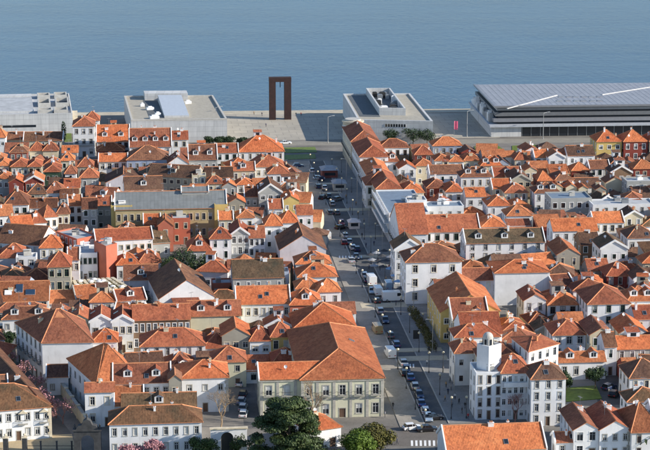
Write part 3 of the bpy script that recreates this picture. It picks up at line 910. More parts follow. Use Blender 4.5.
def build_house(V):
    opt, W, h = V['opt'], V['W'], V['h']
    hr = random.Random(int(V['cen'].x*31+V['cen'].y*17))
    if opt.get('into'):
        root = ROOTS[opt['into']]
    else:
        root = empty('house', (V['cen'].x, V['cen'].y, 0)); ALLROOT.append((root, V))
        if 'id' in opt: ROOTS[opt['id']] = root
    o = Vector(root.location)
    V['root'] = root
    front = opt.get('win', 1)
    L0 = (W[1]-W[0]).length
    rows = int(opt.get('rows', max(1, int((h-0.4)/2.95))))
    cols = int(opt.get('cols', max(1, round(L0/2.9+hr.uniform(-0.4, 0.4)))))
    sides = {}
    if front: sides[0] = plan_windows(V, 0, cols, rows, hr)
    rr = max(1, int((h-0.4)/2.95)) if not opt.get('side') else rows
    side_i = int(opt.get('si', 3 if V['cen'].x > -55 else 1))
    if front or opt.get('side'):
        for i in (side_i,):
            L = (W[(i+1) % 4]-W[i]).length
            if L > 4: sides[i] = plan_windows(V, i, max(1, round(L/(3.4 if opt.get('side') else 4.2))), rr, hr)
    wb = MB()
    flat = V['roof'] == 'fl'
    for i in range(4):
        wall_side(wb, o, W[i], W[(i+1) % 4], -0.3, h, sides.get(i, []))
    if not flat:
        for a, b, t in V['gables']:
            wb.poly([tuple(a-o+Vector((0,0,h))), tuple(b-o+Vector((0,0,h))), tuple(t-o+Vector((0,0,h+V['rise']-0.06)))])
        if V['roof'] == 'sx':
            wb.poly([tuple(W[2]-o+Vector((0,0,h))), tuple(W[3]-o+Vector((0,0,h))), tuple(W[3]-o+Vector((0,0,h+V['rise']-0.06))), tuple(W[2]-o+Vector((0,0,h+V['rise']-0.06)))])
    else:
        inn = [lerp(p, V['cen'], 0.3/max(0.31, (p-V['cen']).length)*1.3) for p in W]
        for i in range(4):
            j = (i+1) % 4
            wb.poly([tuple(W[i]-o+Vector((0,0,h))), tuple(W[j]-o+Vector((0,0,h))), tuple(inn[j]-o+Vector((0,0,h))), tuple(inn[i]-o+Vector((0,0,h)))])
            wb.poly([tuple(inn[i]-o+Vector((0,0,h))), tuple(inn[j]-o+Vector((0,0,h))), tuple(inn[j]-o+Vector((0,0,h-0.5))), tuple(inn[i]-o+Vector((0,0,h-0.5)))])
    wb.build('wall', WALL[V['wall']], root)
    # windows and doors
    stone = {'W': hr.choice([0, 0, 2, 1]), 'C': 1, 'G': 1, 'S': 2, 'L': 0, 'T': 0, 'N': 1}.get(V['wall'], hr.choice([0, 1, 2]))
    sash = hr.choice([0, 0, 0, 0, 1, 2, 3])
    for i, hs in sides.items():
        p0, p1 = W[i], W[(i+1) % 4]; e = (p1-p0).normalized(); rz = math.atan2(e.y, e.x)
        for (u0, u1, v0, v1, door, u) in hs:
            loc = p0-o+e*u; loc.z = v0
            w_, h_ = round(u1-u0, 2), round(v1-v0, 2)
            if door: link('door', door_mesh(w_, h_), root, loc, rz)
            else:
                wo_ = link('window', window_mesh(w_, h_, stone, sash), root, loc, rz)
                link('pane', pane_mesh(w_, h_, hr.choice([0, 0, 0, 0, 1, 2, 4])), wo_)
    # roof
    if flat:
        rb = MB(); rb.poly([tuple(p-o+Vector((0,0,h-0.45))) for p in [lerp(q, V['cen'], 0.2/max(0.3, (q-V['cen']).length)) for q in W]])
        roof = rb.build('roof', M_FLATBLUE if hr.random() < 0.25 else M_FLAT, root)
        for k in range(hr.randint(1, 3)):
            bb = MB(); s = hr.uniform(0.6, 1.2)
            bb.box(-s, s, -s*0.7, s*0.7, 0, hr.uniform(0.8, 1.6)); bb.box(-s-0.05, s+0.05, -s*0.7-0.05, s*0.7+0.05, 1.61, 1.68, 0, True)
            q = lerp(lerp(W[0], W[1], hr.uniform(0.2, 0.8)), lerp(W[3], W[2], 0.5), hr.uniform(0.3, 0.9))-o
            bb.build('roof_unit', hr.choice([M_WHITE, M_STEEL, M_CONC]), roof, (q.x, q.y, h-0.46), R(hr.uniform(0, 20)))
        return
    rb = MB(); th = 0.16
    for f in V['rf']:
        e = (f[1]-f[0]).normalized(); nrm = (f[1]-f[0]).cross(f[2]-f[0]).normalized(); sl = nrm.cross(e)
        rb.poly([tuple(p-o) for p in f], 0, [((p-f[0]).dot(e), (p-f[0]).dot(sl)) for p in f])
        dn = Vector((0, 0, -th))
        rb.poly([tuple(p-o) for p in (f[0]+dn, f[1]+dn, f[1], f[0])], 1)
        if V['roof'] in ('gx', 'gy', 'sx'):
            rb.poly([tuple(p-o) for p in (f[1]+dn, f[2]+dn, f[2], f[1])], 1)
            rb.poly([tuple(p-o) for p in (f[3]+dn, f[0]+dn, f[0], f[3])], 1)
        rb.poly([tuple(p-o+dn) for p in f[::-1]], 1)
    roof = rb.build('roof', [TILE[V['tile']], M_RIDGE], root)
    for a, b in V['caps']:
        cb = MB(); d = (b-a); Lc = d.length
        if Lc < 0.4: continue
        d.normalize(); sd_ = d.cross(Vector((0, 0, 1))).normalized()*0.15
        up = Vector((0, 0, 0.15)); dn = Vector((0, 0, -0.06))
        q = [a-o+sd_+dn, a-o+up, a-o-sd_+dn]; r_ = [b-o+sd_+dn, b-o+up, b-o-sd_+dn]
        cb.poly([q[0], r_[0], r_[1], q[1]]); cb.poly([q[1], r_[1], r_[2], q[2]]); cb.poly([q[0], q[1], q[2]]); cb.poly([r_[2], r_[1], r_[0]])
        cb.build('ridge_cap', M_RIDGE, roof)
    # raised white party walls or barge courses on gable ends
    if V['roof'] in ('gx', 'gy') and hr.random() < (0.5 if V['roof'] == 'gx' else 0.35):
        ends = [(V['O'][0], V['O'][3], V['caps'][0][0]), (V['O'][1], V['O'][2], V['caps'][0][1])] if V['roof'] == 'gx' else [(V['O'][0], V['O'][1], V['caps'][0][0])]
        ax = (V['caps'][0][1]-V['caps'][0][0]).normalized()*0.16
        pm_ = M_WHITE if V['wall'] != 'S' else M_STONE
        for a, b, t in ends:
            pw = MB(); up = Vector((0, 0, 0.32)); dn = Vector((0, 0, -0.35))
            for p, q in ((a, t), (t, b)):
                c8 = [p-o-ax+dn, q-o-ax+dn, q-o+ax+dn, p-o+ax+dn, p-o-ax+up, q-o-ax+up, q-o+ax+up, p-o+ax+up]
                for f8 in ((0,1,5,4),(1,2,6,5),(2,3,7,6),(3,0,4,7),(4,5,6,7),(3,2,1,0)): pw.poly([c8[k] for k in f8])
            pw.build('party_wall', pm_, root)
    # eaves moulding under the front and the visible side
    if V['roof'] in ('hx', 'gx', 'hy') and hr.random() < 0.7:
        for i in ((0,) if V['roof'] == 'gx' else (0, side_i)):
            p0, p1 = W[i], W[(i+1) % 4]; e = (p1-p0).normalized(); L = (p1-p0).length
            cb = MB(); cb.box(0.01, L-0.01, -0.2, 0.02, -0.42, -0.24, 0, True)
            cb.build('cornice', M_WHITE if V['wall'] != 'S' else M_STONE, root, (p0.x-o.x, p0.y-o.y, h), math.atan2(e.y, e.x))
    # chimneys
    n = int(opt.get('ch', hr.choice([0, 1, 1, 2]) if V['w'] < 14 else hr.choice([1, 2, 3])))
    for k in range(n):
        q = lerp(lerp(W[0], W[1], hr.uniform(0.12, 0.88)), lerp(W[3], W[2], hr.uniform(0.12, 0.88)), hr.uniform(0.25, 0.7))
        z = roof_z(V, q)
        c = link('chimney', chimney_mesh(hr.choice([0, 0, 1, 2, 3, 4, 6, 7, 9])), roof, (q.x-o.x, q.y-o.y, z-1.3), math.atan2((W[1]-W[0]).y, (W[1]-W[0]).x))
    # aerials and dishes
    if hr.random() < 0.45:
        q = lerp(lerp(W[0], W[1], hr.uniform(0.2, 0.8)), lerp(W[3], W[2], 0.5), hr.uniform(0.35, 0.65)); z = roof_z(V, q)
        link('aerial', ANT[hr.randint(0, 1)], roof, (q.x-o.x, q.y-o.y, z-0.2), hr.uniform(0, 3))
    if hr.random() < 0.3:
        q = lerp(lerp(W[0], W[1], hr.uniform(0.1, 0.9)), lerp(W[3], W[2], 0.5), hr.uniform(0.15, 0.8)); z = roof_z(V, q)
        link('satellite_dish', DISH, roof, (q.x-o.x, q.y-o.y, z-0.1), hr.uniform(-0.5, 0.5))
    # rooflights
    ns = int(opt.get('sk', hr.choice([0, 0, 0, 0, 0, 1, 1])))
    for k in range(ns):
        f = V['rf'][0 if V['roof'] in ('gx', 'hx', 'sx') else hr.choice([0, 1])]
        if len(f) < 4: continue
        e = (f[1]-f[0]).normalized(); nrm = (f[1]-f[0]).cross(f[2]-f[0]).normalized(); sl = nrm.cross(e)
        c = lerp(lerp(f[0], f[1], hr.uniform(0.2, 0.8)), lerp(f[3], f[2], 0.5), hr.uniform(0.25, 0.6))-o
        sb = MB(); w_, l_ = 0.45, 0.65
        ring = lambda k, z: [c+e*sx*(w_+k)+sl*sy*(l_+k)+nrm*z for sx, sy in ((-1,-1),(1,-1),(1,1),(-1,1))]
        A, B, C_ = ring(0.1, -0.02), ring(0.1, 0.13), ring(0, 0.13)
        for i in range(4):
            j = (i+1) % 4
            sb.poly([A[i], A[j], B[j], B[i]], 0); sb.poly([B[i], B[j], C_[j], C_[i]], 0)
        sb.poly(ring(0, 0.11), 1)
        sb.build('skylight', [M_STEEL, M_PANE], roof)
    # attic rooms and roof-terrace boxes breaking the slopes
    if hr.random() < 0.24 and min(V['w'], V['d']) > 6.5 and h > 5 and not opt.get('into') and 'cols' not in opt:
        q = lerp(lerp(W[0], W[1], hr.uniform(0.25, 0.75)), lerp(W[3], W[2], 0.5), hr.uniform(0.55, 0.8)); z = min(roof_z(V, q), h+V['rise'])
        ab = MB(); aw, ad_, ah = hr.uniform(1.1, 1.9), hr.uniform(1.0, 1.6), hr.uniform(1.5, 2.3)
        ab.box(-aw, aw, -ad_, ad_, -1.8, ah, 0); ab.poly([(-aw-0.2,-ad_-0.25,ah+0.02),(aw+0.2,-ad_-0.25,ah+0.02),(aw+0.2,ad_+0.2,ah+0.55),(-aw-0.2,ad_+0.2,ah+0.55)], 1, [(-aw,0),(aw,0),(aw,2*ad_),(-aw,2*ad_)])
        ab.poly([(aw+0.2,-ad_-0.25,ah+0.02),(aw+0.2,ad_+0.2,ah+0.02),(aw+0.2,ad_+0.2,ah+0.55)], 0); ab.poly([(-aw-0.2,ad_+0.2,ah+0.02),(-aw-0.2,-ad_-0.25,ah+0.02),(-aw-0.2,ad_+0.2,ah+0.55)], 0)
        ab.poly([(-aw*0.45,-ad_-0.02,0.45),(aw*0.45,-ad_-0.02,0.45),(aw*0.45,-ad_-0.02,ah-0.25),(-aw*0.45,-ad_-0.02,ah-0.25)], 2)
        ar_ = ab.build('attic_room', [WALL[hr.choice('WWCPG')], TILE[hr.choice('ORB')], M_PANE], roof, (q.x-o.x, q.y-o.y, z), math.atan2((W[1]-W[0]).y, (W[1]-W[0]).x))
    # dormers on the front slope
    nd = int(opt.get('dm', hr.choice([0, 0, 0, 0, 0, 1, 2]) if V['roof'] in ('gx', 'hx') and 'id' not in opt and V['w'] > 7 and V['d'] < 16 and V['root'] is not ROOTS.get('pale green mansion') else 0))
    if nd:
        e = (W[1]-W[0]).normalized(); n_in = Vector((-e.y, e.x, 0)); rz = math.atan2(e.y, e.x)
        tp = V['rise']/(V['d']/2)
        for k in range(nd):
            q = lerp(W[0], W[1], (k+0.5)/nd)+n_in*(V['d']*0.14); z = h+tp*V['d']*0.14
            hw, hh = 1.05, 1.5
            back = hh/tp
            db = MB()
            db.poly([(-hw,0,-0.1),(hw,0,-0.1),(hw,0,hh),(0,0,hh+0.55),(-hw,0,hh)], 0)
            db.poly([(-0.6,-0.02,0.35),(0.6,-0.02,0.35),(0.6,-0.02,hh-0.1),(-0.6,-0.02,hh-0.1)], 2); db.box(-0.04, 0.04, -0.05, -0.02, 0.35, hh-0.1, 0)
            for sx in (-1, 1):
                db.poly([(sx*hw,0,-0.1),(sx*hw,back,hh),(sx*hw,0,hh)], 0)
                pts = [(sx*(hw+0.2),-0.25,hh-0.08),(0,-0.25,hh+0.6),(0,back+1.0,hh+0.6),(sx*(hw+0.2),back+0.1,hh-0.08)]
                db.poly(pts, 1)
            dob = db.build('dormer', [M_WHITE if V['wall'] != 'S' else M_STONE, TILE[V['tile']], M_PANE], roof, (q.x-o.x, q.y-o.y, z), rz)
    return root
for V in HOUSES: build_house(V)

# ------------------------------------------------------------------ waterfront
def quad_box(root, name, q, z0, z1, mat, top=True, mats=None):
    """box on a plan quad given in world points, as a child of root"""
    o = Vector(root.location); b = MB()
    b.prism([(p.x-o.x, p.y-o.y) for p in q], z0-o.z, z1-o.z, 0, 1 if mats else None)
    return b.build(name, mats or mat, root)
def quad_ring(root, name, q, t, z0, z1, mat):
    o = Vector(root.location); c = (q[0]+q[1]+q[2]+q[3])/4
    inn = [p+(q[(i+1) % 4]-p).normalized()*t+(q[(i-1) % 4]-p).normalized()*t for i, p in enumerate(q)]
    b = MB()
    V3 = lambda p, z: (p.x-o.x, p.y-o.y, z)
    for i in range(4):
        j = (i+1) % 4
        b.poly([V3(q[i], z0), V3(q[j], z0), V3(q[j], z1), V3(q[i], z1)])
        b.poly([V3(q[i], z1), V3(q[j], z1), V3(inn[j], z1), V3(inn[i], z1)])
        b.poly([V3(inn[j], z0), V3(inn[i], z0), V3(inn[i], z1), V3(inn[j], z1)])
    return b.build(name, mat, root)
def bil(q, u, v): return lerp(lerp(q[0], q[1], u), lerp(q[3], q[2], u), v)
def sub(q, u0, u1, v0, v1): return [bil(q, u0, v0), bil(q, u1, v0), bil(q, u1, v1), bil(q, u0, v1)]
M_PALE, nt, b_ = new_mat('pale_wall_panels')
g = nt.nodes.new('ShaderNodeNewGeometry'); br = nt.nodes.new('ShaderNodeTexBrick'); br.offset = 0.0
br.inputs['Scale'].default_value = 1.0; br.inputs['Brick Width'].default_value = 3.6; br.inputs['Row Height'].default_value = 2.2; br.inputs['Mortar Size'].default_value = 0.05
br.inputs['Color1'].default_value = (0.60, 0.60, 0.59, 1); br.inputs['Color2'].default_value = (0.53, 0.53, 0.525, 1); br.inputs['Mortar'].default_value = (0.36, 0.36, 0.36, 1)
nt.links.new(mapping(nt, g.outputs['Position'], (1, 1, 1), (R(-90), 0, 0)), br.inputs['Vector'])
nt.links.new(mixc(nt, 1.0, br.outputs[0], ramp(nt, noise(nt, mapping(nt, g.outputs['Position'], (0.8, 0.8, 0.12)), 1.0, 5, 0.7), [(0.3, (0.8,)*3), (0.7, (1.04,)*3)]), 'MULTIPLY'), b_.inputs['Base Color']); b_.inputs['Roughness'].default_value = 0.75
M_ROOFTAN = plain('tan_roof_gravel', (0.36, 0.33, 0.27), 0.95, var=0.15)
M_GREYGLASS = plain('frosted_skylight_panels', (0.46, 0.49, 0.53), 0.4, var=0.08)
M_DARKDECK = plain('dark_deck', (0.10, 0.11, 0.115), 0.8, var=0.2)
M_BLUEPANEL = plain('pale_blue_skylight_panels', (0.42, 0.47, 0.55), 0.35, var=0.06)
def PQ(h, *pts): return [Vector((*P(x, y, h).xy, 0)) for x, y in pts]

# library, far left
q = PQ(9, (-70, 116), (72.5, 113), (69, 93.2), (-72, 96))
lib = empty('library', tuple((q[0]+q[2])/2)); tag(lib, 'long white library with flat roof and four sunken roof courts by the river, far left', 'building')
quad_box(lib, 'wall', q, -1, 8.4, M_PALE, mats=[M_PALE, M_FLAT]); quad_ring(lib, 'parapet', q, 0.5, 8.3, 9.0, M_PALE)
quad_box(lib, 'roof_deck', sub(q, 0.02, 0.73, 0.12, 0.80), 8.4, 9.3, M_PALE, mats=[M_PALE, M_FLAT])
quad_box(lib, 'roof_deck', sub(q, 0.02, 0.73, 0.86, 0.97), 8.4, 9.4, M_PALE)
for u0, u1, v0, v1 in ((0.755, 0.86, 0.05, 0.17), (0.765, 0.855, 0.38, 0.62), (0.89, 0.985, 0.38, 0.66), (0.87, 0.97, 0.03, 0.2), (0.77, 0.86, 0.78, 0.92), (0.89, 0.98, 0.78, 0.94)):
    qq = sub(q, u0, u1, v0, v1)
    c = quad_ring(lib, 'roof_court', qq, 0.6, 8.3, 10.2, M_CONC)
    fl = quad_box(lib, 'court_floor', sub(q, u0+0.006, u1-0.006, v0+0.015, v1-0.015), 8.3, 8.55, M_DARKDECK)
p0, p1 = q[0], q[1]; e = (p1-p0).normalized(); L = (p1-p0).length; rz = math.atan2(e.y, e.x); o = Vector(lib.location)
b = MB(); b.box(0, L*0.74, -0.05, 0.05, 0, 1.0, 0, True); b.build('window_strip', M_PANE, lib, (p0.x-o.x, p0.y-o.y, 3.2), rz)
b = MB(); b.box(0, 2.4, 0, L*0.2, 0, 7); b.build('side_wing', M_CREAMSTONE, lib, (q[1].x-o.x-1.0, q[1].y-o.y+6, 0), rz)

# riverside block with blue rooflight
q = PQ(10, (131, 119.6), (227, 118.4), (213, 95), (124, 95.6))
rb_ = empty('riverside_block', tuple((q[0]+q[2])/2)); tag(rb_, 'low flat-roofed riverside building with big pale blue sloping rooflight', 'building')
quad_box(rb_, 'wall', q, -1, 9.3, M_PALE, mats=[M_PALE, M_ROOFTAN]); quad_ring(rb_, 'parapet', q, 0.8, 9.2, 10.0, M_CONC)
quad_box(rb_, 'terrace', sub(q, 0.20, 0.36, 0.10, 0.85), 9.3, 9.36, M_DARKDECK)
o = Vector(rb_.location); qq = sub(q, 0.36, 0.62, 0.12, 0.80)
b = MB(); V3 = lambda p, z: (p.x-o.x, p.y-o.y, z)
b.poly([V3(qq[0], 10.2), V3(qq[1], 10.2), V3(qq[2], 12.2), V3(qq[3], 12.2)], 1)
for i, j, za, zb in ((0, 1, 10.2, 10.2), (1, 2, 10.2, 12.2), (2, 3, 12.2, 12.2), (3, 0, 12.2, 10.2)):
    b.poly([V3(qq[i], 9), V3(qq[j], 9), V3(qq[j], zb), V3(qq[i], za)], 0)
b.build('rooflight', [M_PALE, M_GREYGLASS], rb_)
quad_box(rb_, 'plant_room', sub(q, 0.22, 0.70, 0.86, 0.985), 9.3, 12.3, M_PALE)
for u in (0.42, 0.5, 0.58): quad_box(rb_, 'roof_opening', sub(q, u, u+0.05, 0.82, 0.855), 9.3, 11.2, M_IRON)
for u, v, s_ in ((0.24, 0.45, 1.6), (0.30, 0.22, 1.2), (0.25, 0.1, 2.0), (0.17, 0.6, 0.9), (0.68, 0.7, 1.4)):
    c = bil(q, u, v); b = MB(); b.box(-s_, s_, -s_*0.6, s_*0.6, 0, 1.1); b.box(-s_*0.5, s_*0.5, -0.4, 0.4, 1.1, 1.6); b.build('roof_unit', M_WHITE, rb_, (c.x-o.x, c.y-o.y, 9.3), R(20))

# riverside block with walled plant deck
q = PQ(10, (358, 119.6), (433, 121), (410, 93.2), (343, 93.6))
cb_ = empty('riverside_block', tuple((q[0]+q[2])/2)); tag(cb_, 'pale flat-roofed riverside building right of the arch with walled roof plant deck', 'building')
quad_box(cb_, 'wall', q, -1, 9.4, M_PALE, mats=[M_PALE, M_ROOFTAN]); quad_ring(cb_, 'parapet', q, 0.9, 9.3, 10.0, M_PALE)
quad_box(cb_, 'terrace', sub(q, 0.06, 0.34, 0.16, 0.97), 9.4, 9.46, M_DARKDECK)
qq = sub(q, 0.34, 0.70, 0.22, 0.99)
quad_ring(cb_, 'plant_deck_wall', qq, 0.7, 9.3, 12.6, M_PALE); o = Vector(cb_.location)
quad_box(cb_, 'plant_deck', sub(q, 0.352, 0.688, 0.235, 0.975), 9.4, 9.9, M_DARKDECK)
hr = random.Random(3)
for k in range(16):
    c = bil(q, hr.uniform(0.38, 0.66), hr.uniform(0.28, 0.9)); b = MB(); s_ = hr.uniform(0.5, 1.6); z = hr.uniform(1.0, 2.6)
    b.box(-s_, s_, -s_, s_, 0, z); b.box(-s_*0.7, s_*0.7, -s_*0.7, s_*0.7, z, z+0.25); b.build('roof_unit', hr.choice([M_WHITE, M_STEEL, M_IRON, M_STEEL]), cb_, (c.x-o.x, c.y-o.y, 9.9), R(5))
e = (q[1]-q[0]).normalized(); L = (q[1]-q[0]).length
b = MB(); b.box(L*0.36, L*0.64, -0.06, 0.04, 0, 1.2, 0, True); b.build('window_strip', M_PANE, cb_, (q[0].x-o.x, q[0].y-o.y, 7.2), math.atan2(e.y, e.x))
for k in range(9):
    b = MB(); u = L*(0.36+0.28*k/8); b.box(u-0.12, u+0.12, -0.12, 0.0, -0.05, 1.25, 0, True); b.build('mullion', M_PALE, cb_, (q[0].x-o.x, q[0].y-o.y, 7.2), math.atan2(e.y, e.x))

# long river hall, far right
yaw = R(4.2); ex = Vector((math.cos(yaw), math.sin(yaw), 0)); ey = Vector((-math.sin(yaw), math.cos(yaw), 0))
c0 = P(491, 137)
rh = empty('river_hall', tuple(c0)); rh.rotation_euler = (0, 0, yaw)
tag(rh, 'long grey river hall with layered louvred sides and a vast flat metal roof', 'building')
D_ = (P(484, 88, 13)-P(502, 110.5, 13)).length
HW = 110.0
def hb(name, x0, x1, y0, y1, z0, z1, mat, par=rh):
    b = MB(); b.box(x0, x1, y0, y1, z0, z1, 0, True); return b.build(name, mat, par)
M_GREYPANEL = plain('grey_metal_panels', (0.28, 0.28, 0.30), 0.45, 0.5, var=0.08)
M_LOUVRE = plain('dark_louvres', (0.16, 0.165, 0.175), 0.5, 0.3, var=0.1)
hb('base_wall', 0, 13, 0, D_, -0.5, 4.4, M_PALE)
hb('glass_front', 13, HW, 0.6, D_, -0.5, 4.4, M_PANE)
for k in range(24): hb('mullion', 13.3+k*4, 13.5+k*4, 0.45, 0.6, 0, 4.4, M_STEEL)
hb('ledge', -0.8, HW, -1.5, D_+1, 4.4, 5.2, plain('ledge_panels', (0.40, 0.42, 0.45), 0.5))
hb('dark_core', 3.4, HW, 3.4, D_-1, 5.2, 12.2, M_PANE)
for k, (z0, z1, off) in enumerate(((6.2, 7.7, 1.2), (8.6, 10.1, 2.0), (10.9, 11.9, 2.8))):
    hb('louvre_band', off, HW, off, D_, z0, z1, M_GREYPANEL if k != 1 else M_LOUVRE)
hr = random.Random(5)
for k in range(13):
    y = 6+k*(D_-8)/13; b = MB(); z = hr.uniform(1.5, 4); b.box(-0.6, 1.4, 0, hr.uniform(1.5, 3.4), 0, z); b.box(-0.4, 1.2, 0.3, 1.2, z, z+1)
    b.build('pipework', hr.choice([M_STEEL, M_WHITE, M_IRON, M_GREYPANEL]), rh, (0.6, y, 5.2))
rf_ = MB()
def hroof(x, y): return 12.2+1.6*min(1, y/ (D_*0.6))
rf_.box(1.6, HW, 1.8, D_+1, 12.2, 13.0, 0, True)
ro = rf_.build('roof', [seamed('grey_roof_sheet', (0.40, 0.40, 0.42), 2.4)], rh)
hb('roof_edge', 1.3, HW, 1.3, 1.9, 12.5, 13.2, M_GREYPANEL, ro); hb('roof_edge', 1.3, 2.1, 1.9, D_+1, 12.5, 13.2, M_GREYPANEL, ro)
for k in range(44): hb('roof_rib', 3.0+k*2.4, 3.16+k*2.4, 2.0, D_+0.9, 13.0, 13.05, ro.data.materials[0], ro)
def strip(pa, pb, z, w):
    a = Vector((*pa, 0)); b_ = Vector((*pb, 0)); n = (b_-a).normalized(); n = Vector((-n.y, n.x, 0))*w
    m = MB(); m.prism([(a+n).xy, (a-n).xy, (b_-n).xy, (b_+n).xy][::-1], z, z+0.35); m.build('roof_strip', M_PALE, ro)
def hl(px, py):
    p = P(px, py, 13)-c0; return (p.dot(ex), p.dot(ey))
strip(hl(507, 109), hl(557, 95.5), 13.0, 0.28); strip(hl(602, 95), hl(668, 84.5), 13.0, 0.28)
for k in range(12):
    m = MB(); m.box(-1.3, 1.3, -0.8, 0.8, 0, 0.2); m.box(-1.1, 1.1, -0.6, 0.6, 0.2, 0.26)
    x_, y_ = hl(560+(k % 6)*8+hr.uniform(-1, 1), 97+(k//6)*4); m.build('roof_vent', M_GREYPANEL if k % 2 else M_STEEL, ro, (x_, y_, 13.0), R(8))

# corten arch sculpture
mc, nt, b_ = new_mat('weathering_steel'); g = nt.nodes.new('ShaderNodeNewGeometry')
nt.links.new(ramp(nt, noise(nt, g.outputs['Position'], 0.7, 8, 0.7), [(0.3, (0.020, 0.010, 0.010)), (0.7, (0.050, 0.020, 0.017))]), b_.inputs['Base Color']); b_.inputs['Roughness'].default_value = 0.85
aL = P(280.3, 119.3); mp = MPP(280, 119); ar = empty('steel_arch', tuple(aL), TH)
tag(ar, 'tall rust-brown steel arch sculpture standing on the river plaza', 'sculpture')
ar['label'] = 'tall rust-brown steel portal standing alone on the river plaza'
hgt = 42.5*mp
for x0, x1 in ((-11*mp, -4.6*mp), (4.0*mp, 10.8*mp)):
    b = MB(); b.box(x0, x1, -1.6, 1.6, -0.2, hgt-2.0); b.build('post', mc, ar)
b = MB(); b.box(-11*mp-0.05, 10.8*mp+0.05, -1.65, 1.65, hgt-2.0, hgt, 0, True); b.build('lintel', mc, ar)
b = MB(); b.tube([(0, 0, hgt-2.0), (0, 0, hgt-4.6)], 0.18); b.build('chain', mc, ar)

# round turret of the corner building
rc = ROOTS['round corner building']; o = Vector(rc.location); c = AV(85.2, AVT(154.5))-o
def drum(parent, name, loc, r, z0, z1, mat, n=28):
    b = MB(); b.prism([(r*math.cos(2*math.pi*k/n), r*math.sin(2*math.pi*k/n)) for k in range(n)], z0, z1)
    return b.build(name, mat, parent, loc)
tu = drum(rc, 'turret', (c.x, c.y, 0), 4.1, 0, 13.4, M_CREAMSTONE)
drum(tu, 'turret_cornice', (0, 0, 0), 4.5, 13.4, 13.9, M_CREAMSTONE); drum(tu, 'turret_cap', (0, 0, 0), 3.2, 13.9, 14.6, M_CONC)
for k in range(12):
    a = math.pi+k*math.pi/11*1.0
    w_ = link('window', window_mesh(0.9, 1.8, 1), tu, (4.27*math.cos(a), 4.27*math.sin(a), 10.2), a+math.pi/2)
    w_.name = 'turret_window'

# balconies: slab and railing
def balcony(root, p, rz, w, d=0.8, solid=None, z=0):
    b = MB(); b.box(-w/2, w/2, -d, 0.0, -0.14, 0, 0, True); s_ = b.build('balcony', solid or M_STONE, root, p, rz)
    r_ = MB()
    if solid:
        r_.box(-w/2, w/2, -d, -d+0.12, 0, 1.0, 0)
    else:
        r_.box(-w/2, w/2, -d, -d+0.05, 0.95, 1.02, 0, True)
        n = max(3, int(w/0.28))
        for i in range(n+1):
            x = -w/2+w*i/n; r_.box(x-0.02, x+0.02, -d, -d+0.04, 0, 0.95, 0)
        for sx in (-w/2, w/2-0.05): r_.box(sx, sx+0.05, -d, 0, 0.95, 1.02, 0, True)
    r_.build('railing', solid or M_IRON, s_); return s_
def edge_frame(V, i):
    p0, p1 = V['W'][i], V['W'][(i+1) % 4]; e = (p1-p0).normalized(); return p0, e, (p1-p0).length, math.atan2(e.y, e.x), Vector(V['root'].location)
byid = {V['opt'].get('id'): V for V in HOUSES if V['opt'].get('id')}
# mansion: pilasters, string course, balconies
for V in [v for v in HOUSES if v['root'] is ROOTS['pale green mansion']]:
    p0, e, L, rz, o = edge_frame(V, 0); n = int(V['opt']['cols'])
    for k in range(n+1):
        if k/n > V['opt'].get('umax', 1): continue
        u = L*k/n; u = min(max(u, 0.4), L-0.4); q = p0-o+e*u
        b = MB(); b.box(-0.35, 0.35, -0.12, 0.0, -0.2, 9.5, 0, True); b.build('pilaster', M_STONE, V['root'], (q.x, q.y, 0), rz)
    L = L*V['opt'].get('umax', 1)
    b = MB(); b.box(0, L, -0.16, 0, 4.7, 5.0, 0, True); b.box(0, L, -0.25, 0, 9.2, 9.5, 0, True); b.build('string_course', M_STONE, V['root'], (p0.x-o.x, p0.y-o.y, 0), rz)
    for k in range(n):
        if (k+0.5)/n > V['opt'].get('umax', 1): continue
        q = p0-o+e*(L/V['opt'].get('umax', 1)*(k+0.5)/n); fl_ = (V['h']-0.5)/2
        balcony(V['root'], (q.x, q.y, fl_*1.2-0.05), rz, 2.6)
V = byid['balcony townhouse']; p0, e, L, rz, o = edge_frame(V, 0); q = p0-o+e*L/2
balcony(V['root'], (q.x, q.y, 4.9), rz, L*0.92, 0.9)
V = byid['balconied block']; p0, e, L, rz, o = edge_frame(V, 3); q = p0-o+e*L/2
for z in (3.2, 6.3, 9.3): balcony(V['root'], (q.x, q.y, z), rz, L*0.96, 1.5, M_WHITE)
for V in HOUSES:
    if V['opt'].get('side') and V['h'] >= 9 and V['root'] is not ROOTS['balconied block']:
        p0, e, L, rz, o = edge_frame(V, 3); n = max(1, round(L/3.4))
        for k in range(n):
            q = p0-o+e*(L*(k+0.5)/n); balcony(V['root'], (q.x, q.y, V['h']*0.42), rz, 1.9, 0.7)
# art deco house: dome lantern, balcony, cornice band
V = byid['art deco corner house']; o = Vector(V['root'].location)
c = (V['W'][0]+V['W'][1]+V['W'][2]+V['W'][3])/4-o
dm = drum(V['root'], 'turret', (c.x-0.3, c.y, 0), 1.3, 17.3, 19.4, M_CONC, 16)
b = MB(); b.ball((0, 0, 19.4), 1.3, 14, 8); b.build('dome', M_CONC, dm, smooth=True)
for k in range(6):
    a = k*math.pi/3; b = MB(); b.box(-0.25, 0.25, -0.06, 0.06, 17.7, 19.1, 0, True); b.build('slit_window', M_PANE, dm, (1.3*math.cos(a), 1.3*math.sin(a), 0), a+math.pi/2)
for V in [v for v in HOUSES if v['root'] is ROOTS['art deco corner house'] and v['roof'] == 'hx'][:1]:
    p0, e, L, rz, o = edge_frame(V, 0); q = p0-o+e*L/2; balcony(V['root'], (q.x, q.y, 8.6), rz, L*0.85, 1.0, M_WHITE)
